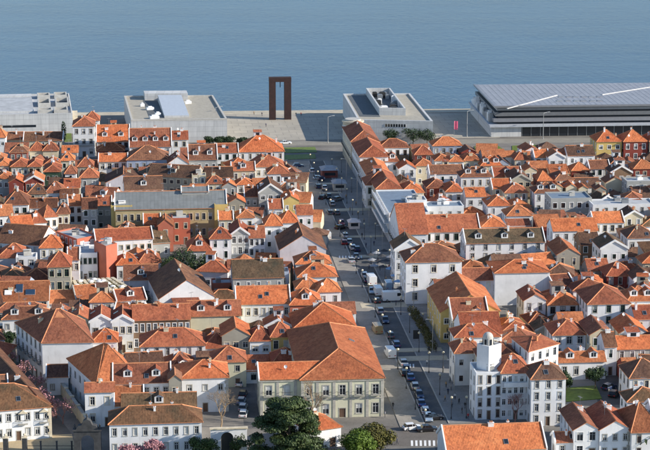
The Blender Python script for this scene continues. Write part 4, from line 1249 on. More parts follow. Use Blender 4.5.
# solar panels on the orange roof
V = byid['solar panel house']; f = V['rf'][0]; o = Vector(V['root'].location)
e = (f[1]-f[0]).normalized(); nrm = (f[1]-f[0]).cross(f[2]-f[0]).normalized(); sl = nrm.cross(e)
for (u, v, w_, l_, m_) in ((0.18, 0.42, 1.0, 0.9, M_WHITE), (0.40, 0.62, 1.0, 1.6, M_SOLAR), (0.62, 0.42, 1.35, 1.0, M_SOLAR)):
    c = lerp(lerp(f[0], f[1], u), lerp(f[3], f[2], u), v)-o+nrm*0.25
    b = MB(); r_ = [c+e*sx*w_+sl*sy*l_+nrm*z for z in (-0.3, 0) for sx, sy in ((-1,-1),(1,-1),(1,1),(-1,1))]
    for i in range(4): b.poly([r_[i], r_[(i+1) % 4], r_[4+(i+1) % 4], r_[4+i]], 1)
    b.poly(r_[4:], 0); b.build('solar_panel', [m_, M_WHITE], V['root'])
# ornate windows and stone corner on the white manor and the ornate house: stone quoins
for key in ('manor', 'quoined house', 'ornate white house'):
    V = byid[key]; p0, e, L, rz, o = edge_frame(V, 0); q = p0+e*L-o
    for k in range(int(V['h']/0.8)):
        b = MB(); w_ = 0.9 if k % 2 else 0.6; b.box(-w_, 0.05, -0.06, 0.02, 0, 0.72, 0, True); b.build('quoin', M_CREAMSTONE if key == 'manor' else M_STONE, V['root'], (q.x, q.y, k*0.8), rz)
V = byid['manor']; p0, e, L, rz, o = edge_frame(V, 0)
for u in (0.62, 0.90):
    q = p0+e*(L*u)-o; b = MB()
    b.poly([(-1.1,-0.5,6.6),(0,-0.5,7.5),(0,0.0,7.5),(-1.1,0,6.6)]); b.poly([(0,-0.5,7.5),(1.1,-0.5,6.6),(1.1,0,6.6),(0,0,7.5)]); b.poly([(-1.1,-0.5,6.6),(1.1,-0.5,6.6),(0,-0.5,7.5)])
    b.build('window_hood', M_CREAMSTONE, V['root'], (q.x, q.y, 0), rz)
    balcony(V['root'], (q.x, q.y, 4.1), rz, 2.2, 0.7)

# ------------------------------------------------------------------ gateway, walls, pergola
def arch_wall(name, pc, rz, w, h, t, ow, oh, mat, coping, label, cat, ox=0.0, pediment=False):
    root = empty(name, tuple(pc), rz); b = MB(); n = 10
    prof = [(ox+ow/2*math.cos(math.pi*k/n), oh-ow/2+ow/2*math.sin(math.pi*k/n)) for k in range(n+1)]   # right to left
    for y, fl in ((-t/2, 1), (t/2, -1)):
        parts = [[(-w/2, 0), (ox-ow/2, 0), (ox-ow/2, h), (-w/2, h)], [(ox+ow/2, 0), (w/2, 0), (w/2, h), (ox+ow/2, h)]]
        for k in range(n):
            (xa, za), (xb, zb) = prof[k+1], prof[k]
            parts.append([(xa, za), (xb, zb), (xb, h), (xa, h)])
        for p in parts: b.poly([(x, y, z) for x, z in (p if fl > 0 else p[::-1])])
    jam = [(ox+ow/2, 0)]+prof+[(ox-ow/2, 0)]
    for k in range(len(jam)-1):
        (xa, za), (xb, zb) = jam[k], jam[k+1]; b.poly([(xa,-t/2,za),(xb,-t/2,zb),(xb,t/2,zb),(xa,t/2,za)])
    for x in (-w/2, w/2): b.poly([(x,-t/2,0),(x,t/2,0),(x,t/2,h),(x,-t/2,h)])
    b.build('wall', mat, root)
    b = MB(); b.box(-w/2-0.2, w/2+0.2, -t/2-0.2, t/2+0.2, h, h+0.35, 0, True); b.build('coping', coping, root)
    if pediment:
        pts = [(-w*0.42, h+0.35), (w*0.42, h+0.35), (w*0.34, h+1.2), (w*0.2, h+1.4), (w*0.13, h+2.4), (0, h+2.9), (-w*0.13, h+2.4), (-w*0.2, h+1.4), (-w*0.34, h+1.2)]
        b = MB()
        b.poly([(x, -t/2, z) for x, z in pts]); b.poly([(x, t/2, z) for x, z in pts[::-1]])
        for k in range(len(pts)):
            (xa, za), (xb, zb) = pts[k], pts[(k+1) % len(pts)]; b.poly([(xa,-t/2,za),(xa,t/2,za),(xb,t/2,zb),(xb,-t/2,zb)])
        b.build('pediment', mat, root)
        for x in (-w*0.46, 0, w*0.46):
            b = MB(); z0 = h+0.35 if x else h+2.8
            b.tube([(x, 0, z0), (x, 0, z0+0.4), (x, 0, z0+0.7), (x, 0, z0+1.2)], [0.3, 0.14, 0.26, 0.03], 8); b.build('finial', mat, root)
    tag(root, label, cat); return root
arch_wall('stone_gateway', P(88, 455), R(2), 6.2, 6.0, 1.6, 3.0, 5.0, M_DARKSTONE, M_DARKSTONE, 'dark granite gateway with curved pediment at the foot of the lane', 'gateway', pediment=True)
arch_wall('garden_wall', P(229, 452), R(6), 8.4, 5.6, 0.6, 2.9, 4.9, WALL['W'], M_CREAMSTONE, 'white garden wall with one dark arched doorway below the bare tree', 'wall', ox=-0.4)
b = MB(); b.box(-1.4, 1.4, 0.8, 0.95, 0, 4.6); tag(b.build('arch_door', M_IRON, None, tuple(P(227.5, 452)), R(6)), 'dark wooden double door closing the white garden arch', 'door')
for i, (x, y, h_, w_) in enumerate(((6, 452, 3.4, 1.1), (25, 452.5, 3.6, 1.1))):
    r_ = empty('gate_pillar', tuple(P(x, y))); b = MB(); b.box(-w_/2, w_/2, -w_/2, w_/2, 0, h_); b.build('shaft', M_DARKSTONE, r_)
    b = MB(); b.box(-w_/2-0.12, w_/2+0.12, -w_/2-0.12, w_/2+0.12, h_, h_+0.2, 0, True); b.ball((0, 0, h_+0.75), 0.32, 8, 6); b.tube([(0,0,h_+0.2),(0,0,h_+0.5)], 0.12); b.build('finial', M_CREAMSTONE, r_)
    tag(r_, ('left' if i == 0 else 'right')+' one of two dark stone gate pillars before the white manor', 'pillar', 'gate pillars before the manor')
fn = empty('iron_fence', tuple(P(57, 452))); o = Vector(fn.location)
for x in (41, 57, 72):
    q = P(x, 452)-o; b = MB(); b.box(-0.18, 0.18, -0.18, 0.18, 0, 2.5); b.box(-0.24, 0.24, -0.24, 0.24, 2.5, 2.65, 0, True); b.build('post', M_DARKSTONE, fn, (q.x, q.y, 0))
for z in (0.7, 1.5):
    b = MB(); b.tube([tuple(P(27, 452)-o+Vector((0,0,z))), tuple(P(78, 452)-o+Vector((0,0,z)))], 0.06); b.build('rail', M_IRON, fn)
tag(fn, 'low iron rail fence with dark posts between pillars and gateway', 'fence')
# stone wall along the lane
a, c = P(47, 372), P(88, 432); e = (c-a); L = e.length; rz = math.atan2(e.y, e.x)
lw = empty('lane_wall', tuple(a), rz); b = MB(); b.box(0, L, -0.3, 0.3, 0, 3.0); b.build('wall', WALL['C'], lw); b = MB(); b.box(0, L, -0.42, 0.42, 3.0, 3.2, 0, True); b.build('coping', M_STONE, lw)
for k in range(7):
    b = MB(); b.box(-0.4, 0.4, -0.5, 0.5, 0, 3.5); b.build('pier', M_CREAMSTONE, lw, (L*(k+0.5)/7, 0, 0))
tag(lw, 'cream stone wall with piers lining the right side of the lane', 'wall')
# pergola with overgrown beams
pg = empty('pergola', tuple(P(103, 300))); o = Vector(pg.location)
qd_ = PQ(6, (80, 291), (128, 287), (112, 277), (74, 280))
for k in range(9):
    a_, b2 = bil(qd_, k/8, 0)-o, bil(qd_, k/8, 1)-o; d = (b2-a_); rz = math.atan2(d.y, d.x)
    b = MB(); b.box(0, d.length, -0.5, 0.5, 5.4, 6.0, 0, True); b.build('beam', M_CREAMSTONE, pg, (a_.x, a_.y, 0), rz)
for v in (0, 1):
    a_, b2 = bil(qd_, 0, v)-o, bil(qd_, 1, v)-o; d = b2-a_; rz = math.atan2(d.y, d.x)
    b = MB(); b.box(-0.5, d.length+0.5, -0.35, 0.35, 4.6, 5.4, 0, True); b.build('edge_beam', M_CREAMSTONE, pg, (a_.x, a_.y, 0), rz)
    for k in range(5):
        q = lerp(a_, b2, k/4); b = MB(); b.box(-0.35, 0.35, -0.35, 0.35, 0, 4.6); b.build('column', M_CONC, pg, (q.x, q.y, 0), rz)
hr = random.Random(9)
for k in range(14):
    q = bil(qd_, hr.random(), hr.random())-o; b = MB(); b.ball((0, 0, 0), 0.9, 10, 4, sq=(1, 1, 0.5)); b.build('roof_dome', M_WHITE, pg, (q.x, q.y, 6.0))
tag(pg, 'cream concrete pergola with small domes and overgrown beams beside the terracotta tower', 'pergola')

# ------------------------------------------------------------------ vehicles
def paint(name, col, metal=0.3):
    m, nt, b = new_mat(name); b.inputs['Base Color'].default_value = (*col, 1); b.inputs['Roughness'].default_value = 0.3
    b.inputs['Metallic'].default_value = metal; b.inputs['Coat Weight'].default_value = 0.5; return m
PAINT = {'white': paint('white_car_paint', (0.75, 0.75, 0.74), 0), 'silver': paint('silver_car_paint', (0.48, 0.50, 0.52)), 'blue': paint('blue_car_paint', (0.06, 0.13, 0.30)),
         'dark blue': paint('navy_car_paint', (0.025, 0.045, 0.11)), 'black': paint('black_car_paint', (0.018, 0.018, 0.02)), 'grey': paint('grey_car_paint', (0.16, 0.17, 0.18)),
         'red': paint('red_car_paint', (0.32, 0.02, 0.02)), 'pale blue': paint('pale_blue_car_paint', (0.35, 0.46, 0.58)), 'yellow': paint('ochre_truck_paint', (0.30, 0.22, 0.11), 0)}
M_TYRE = plain('tyre_rubber', (0.02, 0.02, 0.02), 0.9); M_RIM = plain('alloy_rim', (0.45, 0.45, 0.46), 0.35, 0.8)
M_LAMP = plain('headlamp_glass', (0.75, 0.75, 0.72), 0.15); M_TAIL = plain('tail_lamp', (0.35, 0.02, 0.02), 0.25); M_CARGLASS = glassy('car_glass', (0.012, 0.015, 0.018), 0.06)
def loft(b, secs, m=0):
    """secs: list of rings of equal length"""
    n = len(secs[0])
    for i in range(len(secs)-1):
        for k in range(n):
            b.poly([secs[i][k], secs[i+1][k], secs[i+1][(k+1) % n], secs[i][(k+1) % n]], m)
    b.poly(secs[0], m); b.poly(secs[-1][::-1], m)
def car_meshes(kind):
    L, Wd, H = {'hatch': (4.0, 1.72, 1.48), 'saloon': (4.5, 1.76, 1.44), 'van': (5.4, 1.95, 2.3), 'box': (6.0, 2.1, 2.7)}[kind]
    hw = Wd/2
    def ring(x, z0, z1, w0, w1):
        r = 0.12
        return [(x,-w0,z0),(x,-w0,z1-r),(x,-w1,z1),(x,w1,z1),(x,w0,z1-r),(x,w0,z0)]
    if kind in ('hatch', 'saloon'):
        bl = 0.86
        st = [(-L/2, 0.42, 0.72), (-L/2+0.08, 0.28, 0.82), (-L/2+0.7, 0.22, 0.88), (0, 0.22, 0.92), (L*0.22, 0.22, 0.92), (L/2-0.15, 0.24, 0.74), (L/2, 0.40, 0.62)]
        body = MB(); loft(body, [ring(x, a, c, hw*(0.9 if i in (0, 6) else 1), hw*(0.82 if i in (0, 6) else 0.93)) for i, (x, a, c) in enumerate(st)])
        rear = -L/2+(0.28 if kind == 'hatch' else 0.95)
        gl = MB(); loft(gl, [[(rear, -hw*0.9, 0.88), (rear+0.35, -hw*0.72, H-0.06), (rear+0.35, hw*0.72, H-0.06), (rear, hw*0.9, 0.88)],
                             [(L*0.26, -hw*0.9, 0.88), (L*0.05, -hw*0.72, H-0.06), (L*0.05, hw*0.72, H-0.06), (L*0.26, hw*0.9, 0.88)]])
        rf = MB(); rf.box(rear+0.3, L*0.065, -hw*0.74, hw*0.74, H-0.07, H, 0, True)
        for sx in (-1, 1):
            for x in (rear+0.38, -0.1, L*0.10):
                rf.tube([(x-0.03 if x < 0 else x+0.16, sx*hw*0.885, 0.9), (x, sx*hw*0.735, H-0.05)], 0.04, 4)
        wx = L*0.31
    else:
        body = MB(); bx = L/2-1.1
        loft(body, [ring(-L/2, 0.35, H, hw, hw*0.92), ring(-L/2+0.1, 0.28, H, hw, hw*0.94), ring(bx-0.3, 0.28, H, hw, hw*0.94), ring(bx+0.25, 0.28, H*0.62 if kind == 'van' else H*0.5, hw, hw*0.9), ring(L/2-0.1, 0.3, H*0.46, hw*0.95, hw*0.88), ring(L/2, 0.42, H*0.4, hw*0.9, hw*0.85)])
        gl = MB()
        gl.poly([(bx-0.16, -hw*0.85, H*0.9), (bx+0.24, -hw*0.86, H*0.64), (bx+0.24, hw*0.86, H*0.64), (bx-0.16, hw*0.85, H*0.9)][::-1])
        for q_ in gl.v: pass
        gl2 = MB(); off = 0.05
        gl2.poly([(bx-0.16+off, -hw*0.85, H*0.9), (bx+0.24+off, -hw*0.86, H*0.66), (bx+0.24+off, hw*0.86, H*0.66), (bx-0.16+off, hw*0.85, H*0.9)])
        for sx in (-1, 1):
            gl2.poly([(bx-1.1, sx*(hw+0.012), H*0.55), (bx+0.02, sx*(hw+0.012), H*0.55), (bx-0.2, sx*(hw+0.012), H*0.86), (bx-1.1, sx*(hw+0.012), H*0.86)])
        gl = gl2
        rf = MB(); rf.box(-L/2+0.2, bx-0.5, -hw*0.7, hw*0.7, H-0.02, H+0.05, 0, True)
        wx = L*0.31
    wh = MB(); n = 14
    wh.tube([(0, -0.1, 0), (0, 0.1, 0)], 0.32, n, 0); ri = MB(); ri.tube([(0, -0.11, 0), (0, 0.11, 0)], 0.2, 10, 0)
    hl = MB(); hl.box(-0.05, 0.05, -0.2, 0.2, -0.08, 0.08, 0, True)
    nm = lambda m, s, ma: m.mesh(s, [ma])
    return dict(body=nm(body, 'body', PAINT['white']), glass=nm(gl, 'windows', M_CARGLASS), roof=nm(rf, 'roof_panel', PAINT['white']), wheel=nm(wh, 'wheel', M_TYRE), rim=nm(ri, 'rim', M_RIM),
                lamp=nm(hl, 'headlight', M_LAMP), tail=nm(hl, 'tail_light', M_TAIL), L=L, hw=hw, wx=wx, kind=kind, H=H)
CARS = {k: car_meshes(k) for k in ('hatch', 'saloon', 'van', 'box')}
def recol(o, m):
    o.material_slots[0].link = 'OBJECT'; o.material_slots[0].material = m
def car(p, ang, kind, colour, label, group, name=None):
    K = CARS[kind]; r = empty(name or ('van' if kind in ('van', 'box') else 'car'), tuple(p), ang); r.scale = (1.13, 1.13, 1.1)
    bo = link('body', K['body'], r); recol(bo, PAINT[colour])
    link('windows', K['glass'], r); ro = link('roof_panel', K['roof'], bo); recol(ro, PAINT[colour])
    for sx in (-1, 1):
        for sy in (-1, 1):
            w = link('wheel', K['wheel'], r, (sx*K['wx'], sy*(K['hw']-0.08), 0.32)); link('rim', K['rim'], w)
    z = 0.62 if kind in ('hatch', 'saloon') else 0.8
    for sy in (-1, 1):
        link('headlight', K['lamp'], r, (K['L']/2-0.02, sy*(K['hw']*0.66), z-0.02)); link('tail_light', K['tail'], r, (-K['L']/2+0.02, sy*(K['hw']*0.7), z+0.05))
    tag(r, label, 'van' if kind in ('van', 'box') else 'car', group)
    return r
ANG_A = math.atan2(A_DIR.y, A_DIR.x)
ORD = ['first', 'second', 'third', 'fourth', 'fifth', 'sixth', 'seventh', 'eighth', 'ninth', 'tenth', 'eleventh', 'twelfth', 'thirteenth', 'fourteenth', 'fifteenth', 'sixteenth', 'seventeenth', 'eighteenth', 'nineteenth', 'twentieth', 'twenty-first', 'twenty-second', 'twenty-third', 'twenty-fourth', 'twenty-fifth']
row = [(420, 'pale blue', 'hatch'), (412.5, 'white', 'hatch'), (405, 'blue', 'saloon'), (397, 'dark blue', 'hatch'), (388, 'silver', 'hatch'), (379, 'blue', 'saloon'), (371.5, 'dark blue', 'hatch'), (364.5, 'silver', 'saloon'),
       (346, 'blue', 'hatch'), (322, 'dark blue', 'saloon'), (312.5, 'silver', 'hatch'), (302.5, 'black', 'hatch'), (292.5, 'pale blue', 'saloon'), (281.5, 'dark blue', 'saloon'), (276.5, 'white', 'hatch'),
       (258.5, 'dark blue', 'hatch'), (249, 'white', 'hatch'), (243, 'silver', 'hatch'), (224.5, 'red', 'hatch'), (214, 'grey', 'hatch'), (205, 'silver', 'hatch'), (198, 'black', 'hatch'), (189, 'white', 'hatch'), (180, 'dark blue', 'hatch')]
hr = random.Random(4)
for i, (y, colr, kind) in enumerate(row):
    p = AV(67.4+hr.uniform(-0.25, 0.25), AVT(y))
    car(p, ANG_A+R(hr.uniform(-4, 4))+math.pi*(i % 3 == 0), kind, colr, f'{colr} car parked along the left kerb, {ORD[i]} from the bottom crossing', 'cars parked along the avenue kerb')
free_cars = [(330, 214, 92, 'hatch', 'grey', 'grey car at the right edge of the roadway above the stall'), (345, 237, 94, 'hatch', 'white', 'white car at the right edge of the roadway beside the stall'), (318, 188, 92, 'hatch', 'dark blue', 'dark blue car mid-road left of the canvas kiosk'), (351, 262, 93, 'saloon', 'silver', 'silver car driving above the parasols'), (390, 337, 93, 'hatch', 'grey', 'grey car driving past the ochre van'), (312, 172, 92, 'hatch', 'white', 'white car mid-road at the very top of the avenue'), (404, 375, 93, 'hatch', 'black', 'black car driving beside the parked row below the cream crossing'),
  (412, 429.5, 10, 'hatch', 'white', 'white car crossing the foot of the avenue, beside a black one'), (427, 431, 6, 'saloon', 'black', 'black saloon crossing the foot of the avenue beside a white car'),
  (434, 419.5, 15, 'hatch', 'black', 'black hatchback just above the crossing, on the right of the lane'), (344, 244, 90, 'hatch', 'red', 'red car driving down the middle of the avenue'),
  (357, 250.5, 90, 'hatch', 'dark blue', 'dark blue car at the mid-avenue kerb below the red one'), (341, 229, 30, 'hatch', 'black', 'black car beside the parasol terrace'),
  (323, 199, 60, 'hatch', 'black', 'black car alone on the upper roadway below the kiosks'), (338, 200.5, 40, 'hatch', 'grey', 'grey car on the upper roadway nearest the right facades'),
  (319, 179.5, 0, 'hatch', 'silver', 'silver car turning in front of the red-sided kiosk'), (298, 167, 10, 'hatch', 'dark blue', 'dark blue car at the top left of the avenue by the lawn'),
  (285.5, 144, 5, 'saloon', 'white', 'white car on the riverside road above the lawn'),
  (241, 385, 70, 'hatch', 'white', 'white car furthest up the street beside the mansion'), (243, 396, 80, 'hatch', 'black', 'black car in the street beside the mansion'), (241.5, 403, 80, 'hatch', 'pale blue', 'pale blue car in the street beside the mansion'),
  (243, 409.5, 80, 'hatch', 'silver', 'silver car in the street beside the mansion'), (243.5, 416, 80, 'hatch', 'white', 'white car nearest in the street beside the mansion'),
  (582, 318, 110, 'saloon', 'dark blue', 'dark blue car parked at the head of the right-hand side street'), (588, 327, 110, 'hatch', 'black', 'black car parked lower down the right-hand side street'),
  (609, 389, 40, 'hatch', 'dark blue', 'dark blue car beside the garden lawn at the right'), (614, 396, 60, 'hatch', 'black', 'black car at the lower corner of the garden lawn'),
  (548, 252, 90, 'hatch', 'grey', 'grey car in the alley right of the mossy-roofed house'), (62, 383, 120, 'hatch', 'white', 'white car tucked behind the cream lane wall')]
for x, y, a, kind, colr, lab in free_cars:
    car(P(x, y), R(a)+TH, kind, colr, lab, 'cars on the streets')
for x, y, a, kind, colr, lab in [(371, 283.5, 95, 'box', 'white', 'tall white box van standing upright in the avenue behind the market crowd'), (377.5, 294, 95, 'van', 'white', 'white van directly behind the long white van'),
      (388.5, 289, 92, 'van', 'pale blue', 'pale blue van parked by the right facades'), (393.5, 301, 3, 'box', 'white', 'long white van standing broadside across the avenue'),
      (390, 356, 95, 'van', 'white', 'white van parked at the left end of the cream crossing'), (377, 332, 95, 'van', 'yellow', 'ochre van parked beside the mansion roof'), (326.5, 238, 95, 'van', 'white', 'white van parked by the long gabled house')]:
    car(AV(P(x, y).dot(A_PER), P(x, y).dot(A_DIR), 0.14 if x > 385 else 0.0) if x != 390 else P(x, y), R(a)+TH, kind, colr, lab, 'vans on the avenue')

# ------------------------------------------------------------------ street furniture
lm = MB(); lm.tube([(0,0,0),(0,0,0.6),(0,0,0.61),(0,0,5.2)], [0.16, 0.14, 0.08, 0.06], 7); LP = lm.mesh('pole', [M_IRON])
lg = MB(); lg.ball((0,0,5.45), 0.34, 10, 7); LG = lg.mesh('globe', [M_GLOBE], True)
tm = MB(); tm.tube([(0,0,0),(0,0,0.8),(0,0,9.0)], [0.16, 0.11, 0.07], 7); tm.tube([(0,0,8.9),(1.4,0,9.2)], 0.05, 5); TP = tm.mesh('pole', [M_STEEL])
th_ = MB(); th_.box(1.2, 2.0, -0.14, 0.14, 9.12, 9.26, 0, True); THD = th_.mesh('lamp_head', [M_STEEL])
t = AVT(432); k = 0
while t < AVT(168):
    r = empty('street_lamp', tuple(AV(65.2, t, 0.13))); link('pole', LP, r); link('globe', LG, r)
    tag(r, f'globe lamp on the left pavement, {ORD[k] if k < 20 else "last but "+str(k)} from the bottom crossing', 'street lamp', 'globe lamps on the left pavement'); k += 1; t += 17
t = AVT(420); k = 0
while t < AVT(172):
    for s_, nm in ((72.9, 'inner'), (76.6, 'outer')):
        r = empty('street_lamp', tuple(AV(s_, t, 0.13)), ANG_A+math.pi/2); 
        if k % 2 == 0 or s_ < 74: link('pole', LP, r); link('globe', LG, r)
        else: link('pole', TP, r); link('lamp_head', THD, r)
        tag(r, f'{nm} lamp of the {ORD[min(k, 19)]} pair on the promenade, counted from the bottom', 'street lamp', 'lamps on the promenade')
    t += 19; k += 1
for i, (x, y) in enumerate(((328, 143), (543, 139), (216, 133), (467, 137))):
    r = empty('street_lamp', tuple(P(x, y)), R(30)); link('pole', TP, r, scale=(1.6, 1.6, 1.25)); link('lamp_head', THD, r, scale=(1.6, 1.6, 1.25))
    tag(r, ['tall lamp mast on the dark plaza left of the corner turret', 'tall lamp mast before the river hall', 'tall lamp mast before the blue-rooflight building', 'tall lamp mast on the shaded plaza by the river hall'][i], 'street lamp', 'lamp masts on the riverside')
# banner
bn = empty('flag', tuple(P(454, 137))); b = MB(); b.tube([(0,0,0),(0,0,7)], 0.06, 6); b.build('flagpole', M_STEEL, bn)
b = MB()
for k in range(6): b.poly([(0.05+0.25*k, 0.12*math.sin(k), 3.2), (0.3+0.25*k, 0.12*math.sin(k+1), 3.2), (0.3+0.25*k, 0.12*math.sin(k+1), 6.9), (0.05+0.25*k, 0.12*math.sin(k), 6.9)])
b.build('cloth', plain('pink_banner_cloth', (0.75, 0.12, 0.22), 0.7), bn); tag(bn, 'pink-red banner on a pole on the plaza left of the river hall', 'flag')
# kiosks
M_TENT = plain('grey_canvas', (0.36, 0.36, 0.37), 0.8); M_BRICKRED = plain('oxblood_boards', (0.20, 0.05, 0.04), 0.7)
def kiosk(x, y, w, d, h, label, side, roofm=M_TENT):
    r = empty('kiosk', tuple(P(x, y)), TH); b = MB(); b.box(-w/2, w/2, -d/2, d/2, 0, h); b.build('cabin', side, r)
    b = MB(); ov = 0.5; zt = h+0.9
    E_ = [(-w/2-ov,-d/2-ov,h),(w/2+ov,-d/2-ov,h),(w/2+ov,d/2+ov,h),(-w/2-ov,d/2+ov,h)]; T_ = [(-w/4,-d/4,zt),(w/4,-d/4,zt),(w/4,d/4,zt),(-w/4,d/4,zt)]
    for i in range(4): b.poly([E_[i], E_[(i+1) % 4], T_[(i+1) % 4], T_[i]])
    b.poly(T_); b.poly(E_[::-1]); b.build('awning_roof', roofm, r)
    b = MB(); b.box(-w*0.35, w*0.35, -d/2-0.04, -d/2, 1.0, 2.1, 0, True); b.build('hatch', M_PANE, r); tag(r, label, 'kiosk'); return r
kiosk(329, 176, 6, 8, 3.0, 'large grey-roofed kiosk with dark red sides at the top of the avenue', M_BRICKRED)
kiosk(339, 189, 4.6, 6, 2.7, 'smaller grey canvas kiosk below the red-sided one', M_CONC)
M_PINKTENT = plain('off_white_canvas', (0.68, 0.60, 0.56), 0.8)
kiosk(354, 228, 3.6, 3.6, 2.4, 'off-white canvas stall mid-way down the promenade', M_PINKTENT, M_PINKTENT)
# parasols with café tables
pm = MB(); pm.tube([(0,0,0),(0,0,2.5)], 0.04, 6); PPO = pm.mesh('pole', [M_STEEL])
def canopy(mat):
    b = MB(); n = 8
    for k in range(n):
        a0, a1 = 2*math.pi*k/n, 2*math.pi*(k+1)/n; b.poly([(1.5*math.cos(a0),1.5*math.sin(a0),2.25),(1.5*math.cos(a1),1.5*math.sin(a1),2.25),(0,0,2.9)])
    return b.mesh('canopy', [mat])
CAN = [canopy(plain(n, c, 0.8)) for n, c in (('charcoal_parasol', (0.05, 0.05, 0.055)), ('grey_parasol', (0.30, 0.31, 0.33)), ('blue_parasol', (0.22, 0.36, 0.55)), ('white_parasol', (0.7, 0.69, 0.66)))]
hr = random.Random(12); spots = [(370, 262), (376, 260), (382, 263), (372, 267), (379, 268), (386, 268), (374, 273), (383, 274), (390, 276), (384, 258), (390, 264), (395, 283), (398, 289), (401, 296)]
for i, (x, y) in enumerate(spots):
    r = empty('parasol', (*P(x, y).xy, 0.13)); link('pole', PPO, r); ci = [0, 1, 0, 1, 0, 0, 1, 0, 2, 0, 1, 2, 2, 0][i]; link('canopy', CAN[ci], r, rz=hr.random())
    tag(r, f'{["charcoal", "grey", "blue", "white"][ci]} café parasol, {ORD[i]} from the top of the terrace by the tall white house', 'parasol', 'café parasols on the promenade')
# noticeboard and planters on the promenade
nb = empty('information_board', (*P(416, 341).xy, 0.13), TH); b = MB(); b.box(-0.8, 0.8, -0.12, 0.12, 0.5, 3.0, 0, True); b.build('panel', M_IRON, nb); b = MB(); b.box(-0.7, -0.55, -0.08, 0.08, 0, 0.5); b.box(0.55, 0.7, -0.08, 0.08, 0, 0.5); b.build('feet', M_STEEL, nb)
tag(nb, 'black upright information board in the middle of the promenade', 'sign')

# ------------------------------------------------------------------ people
def person_mesh(seed, stride, arms):
    me = bpy.data.meshes.new('tmp'); J = {'pel': (0,0,0.95), 'ch': (0,0,1.28), 'nk': (0,0,1.47), 'hd': (0.02,0,1.60), 'tp': (0.02,0,1.72)}
    rad = {'pel': 0.15, 'ch': 0.17, 'nk': 0.06, 'hd': 0.10, 'tp': 0.07}; E = [('pel','ch'),('ch','nk'),('nk','hd'),('hd','tp')]
    for s, t in (('l', 1), ('r', -1)):
        st = stride*t
        J.update({'hp'+s: (0, 0.09*t, 0.86), 'kn'+s: (st*0.5+0.03, 0.1*t, 0.48), 'an'+s: (st*0.9-0.02, 0.1*t, 0.09), 'to'+s: (st*0.9+0.16, 0.11*t, 0.04),
                  'sh'+s: (0, 0.19*t, 1.40), 'el'+s: (-st*0.3-0.03, 0.26*t, 1.13), 'wr'+s: (-st*0.6+0.08+arms*0.12, 0.24*t, 0.90+arms*0.18), 'ha'+s: (-st*0.65+0.13+arms*0.2, 0.22*t, 0.81+arms*0.22)})
        rad.update({'hp'+s: 0.10, 'kn'+s: 0.065, 'an'+s: 0.05, 'to'+s: 0.045, 'sh'+s: 0.075, 'el'+s: 0.052, 'wr'+s: 0.035, 'ha'+s: 0.038})
        E += [('pel','hp'+s),('hp'+s,'kn'+s),('kn'+s,'an'+s),('an'+s,'to'+s),('ch','sh'+s),('sh'+s,'el'+s),('el'+s,'wr'+s),('wr'+s,'ha'+s)]
    ks = list(J); me.from_pydata([J[k] for k in ks], [(ks.index(a), ks.index(b)) for a, b in E], [])
    o = bpy.data.objects.new('tmp', me); COL.objects.link(o)
    m = o.modifiers.new('s', 'SKIN'); sv = me.skin_vertices[0].data
    for i, k in enumerate(ks): sv[i].radius = (rad[k], rad[k]); sv[i].use_root = (k == 'pel')
    ss = o.modifiers.new('u', 'SUBSURF'); ss.levels = 1
    dg = bpy.context.evaluated_depsgraph_get(); ev = o.evaluated_get(dg)
    out = bpy.data.meshes.new_from_object(ev); bpy.data.objects.remove(o)
    out.name = 'body'
    out.materials.clear()
    for mm in (M_TOPS[0], M_TROU, M_SKIN, M_HAIR): out.materials.append(mm)
    for p in out.polygons:
        c = p.center; z = c.z
        if z > 1.66 or (z > 1.55 and c.x < -0.01): p.material_index = 3
        elif z > 1.49 or (z < 1.0 and abs(c.y) > 0.19 and z > 0.72 and c.x > 0.06): p.material_index = 2
        elif z > 0.92: p.material_index = 0
        else: p.material_index = 1
        p.use_smooth = True
    return out
M_TOPS = [plain(n, c, 0.8) for n, c in (('navy_jacket', (0.03, 0.04, 0.09)), ('black_coat', (0.02, 0.02, 0.022)), ('red_jacket', (0.35, 0.03, 0.03)), ('white_shirt', (0.65, 0.65, 0.63)), ('grey_jumper', (0.22, 0.22, 0.23)), ('tan_coat', (0.35, 0.24, 0.13)))]
TOPN = ['navy jacket', 'black coat', 'red jacket', 'white shirt', 'grey jumper', 'tan coat']
M_TROU = plain('dark_trousers', (0.035, 0.038, 0.05), 0.85); M_SKIN = plain('skin', (0.50, 0.32, 0.23), 0.6); M_HAIR = plain('dark_hair', (0.03, 0.022, 0.017), 0.7)
PM = [person_mesh(0, 0.0, 0), person_mesh(1, 0.28, 0), person_mesh(2, 0.2, 1)]
hr = random.Random(31)
pp = [(385, 418), (393, 409), (384, 397), (397, 445), (446, 388), (448, 395), (451, 391), (455, 400), (459, 405), (452, 408), (462, 414), (465, 409), (440, 380), (443, 372), (436, 353), (431, 346), (421, 330), (427, 366), (429, 352),
      (372, 264), (378, 263), (386, 264), (389, 270), (380, 271), (369, 270), (366, 248), (362, 238), (364, 223), (350, 212), (356, 206), (346, 199), (358, 216), (374, 246), (386, 282), (404, 300), (396, 306), (468, 420), (450, 383), (445, 402), (254, 115), (262, 116), (301, 116), (296, 116), (266, 127)]
PEOPLE = []
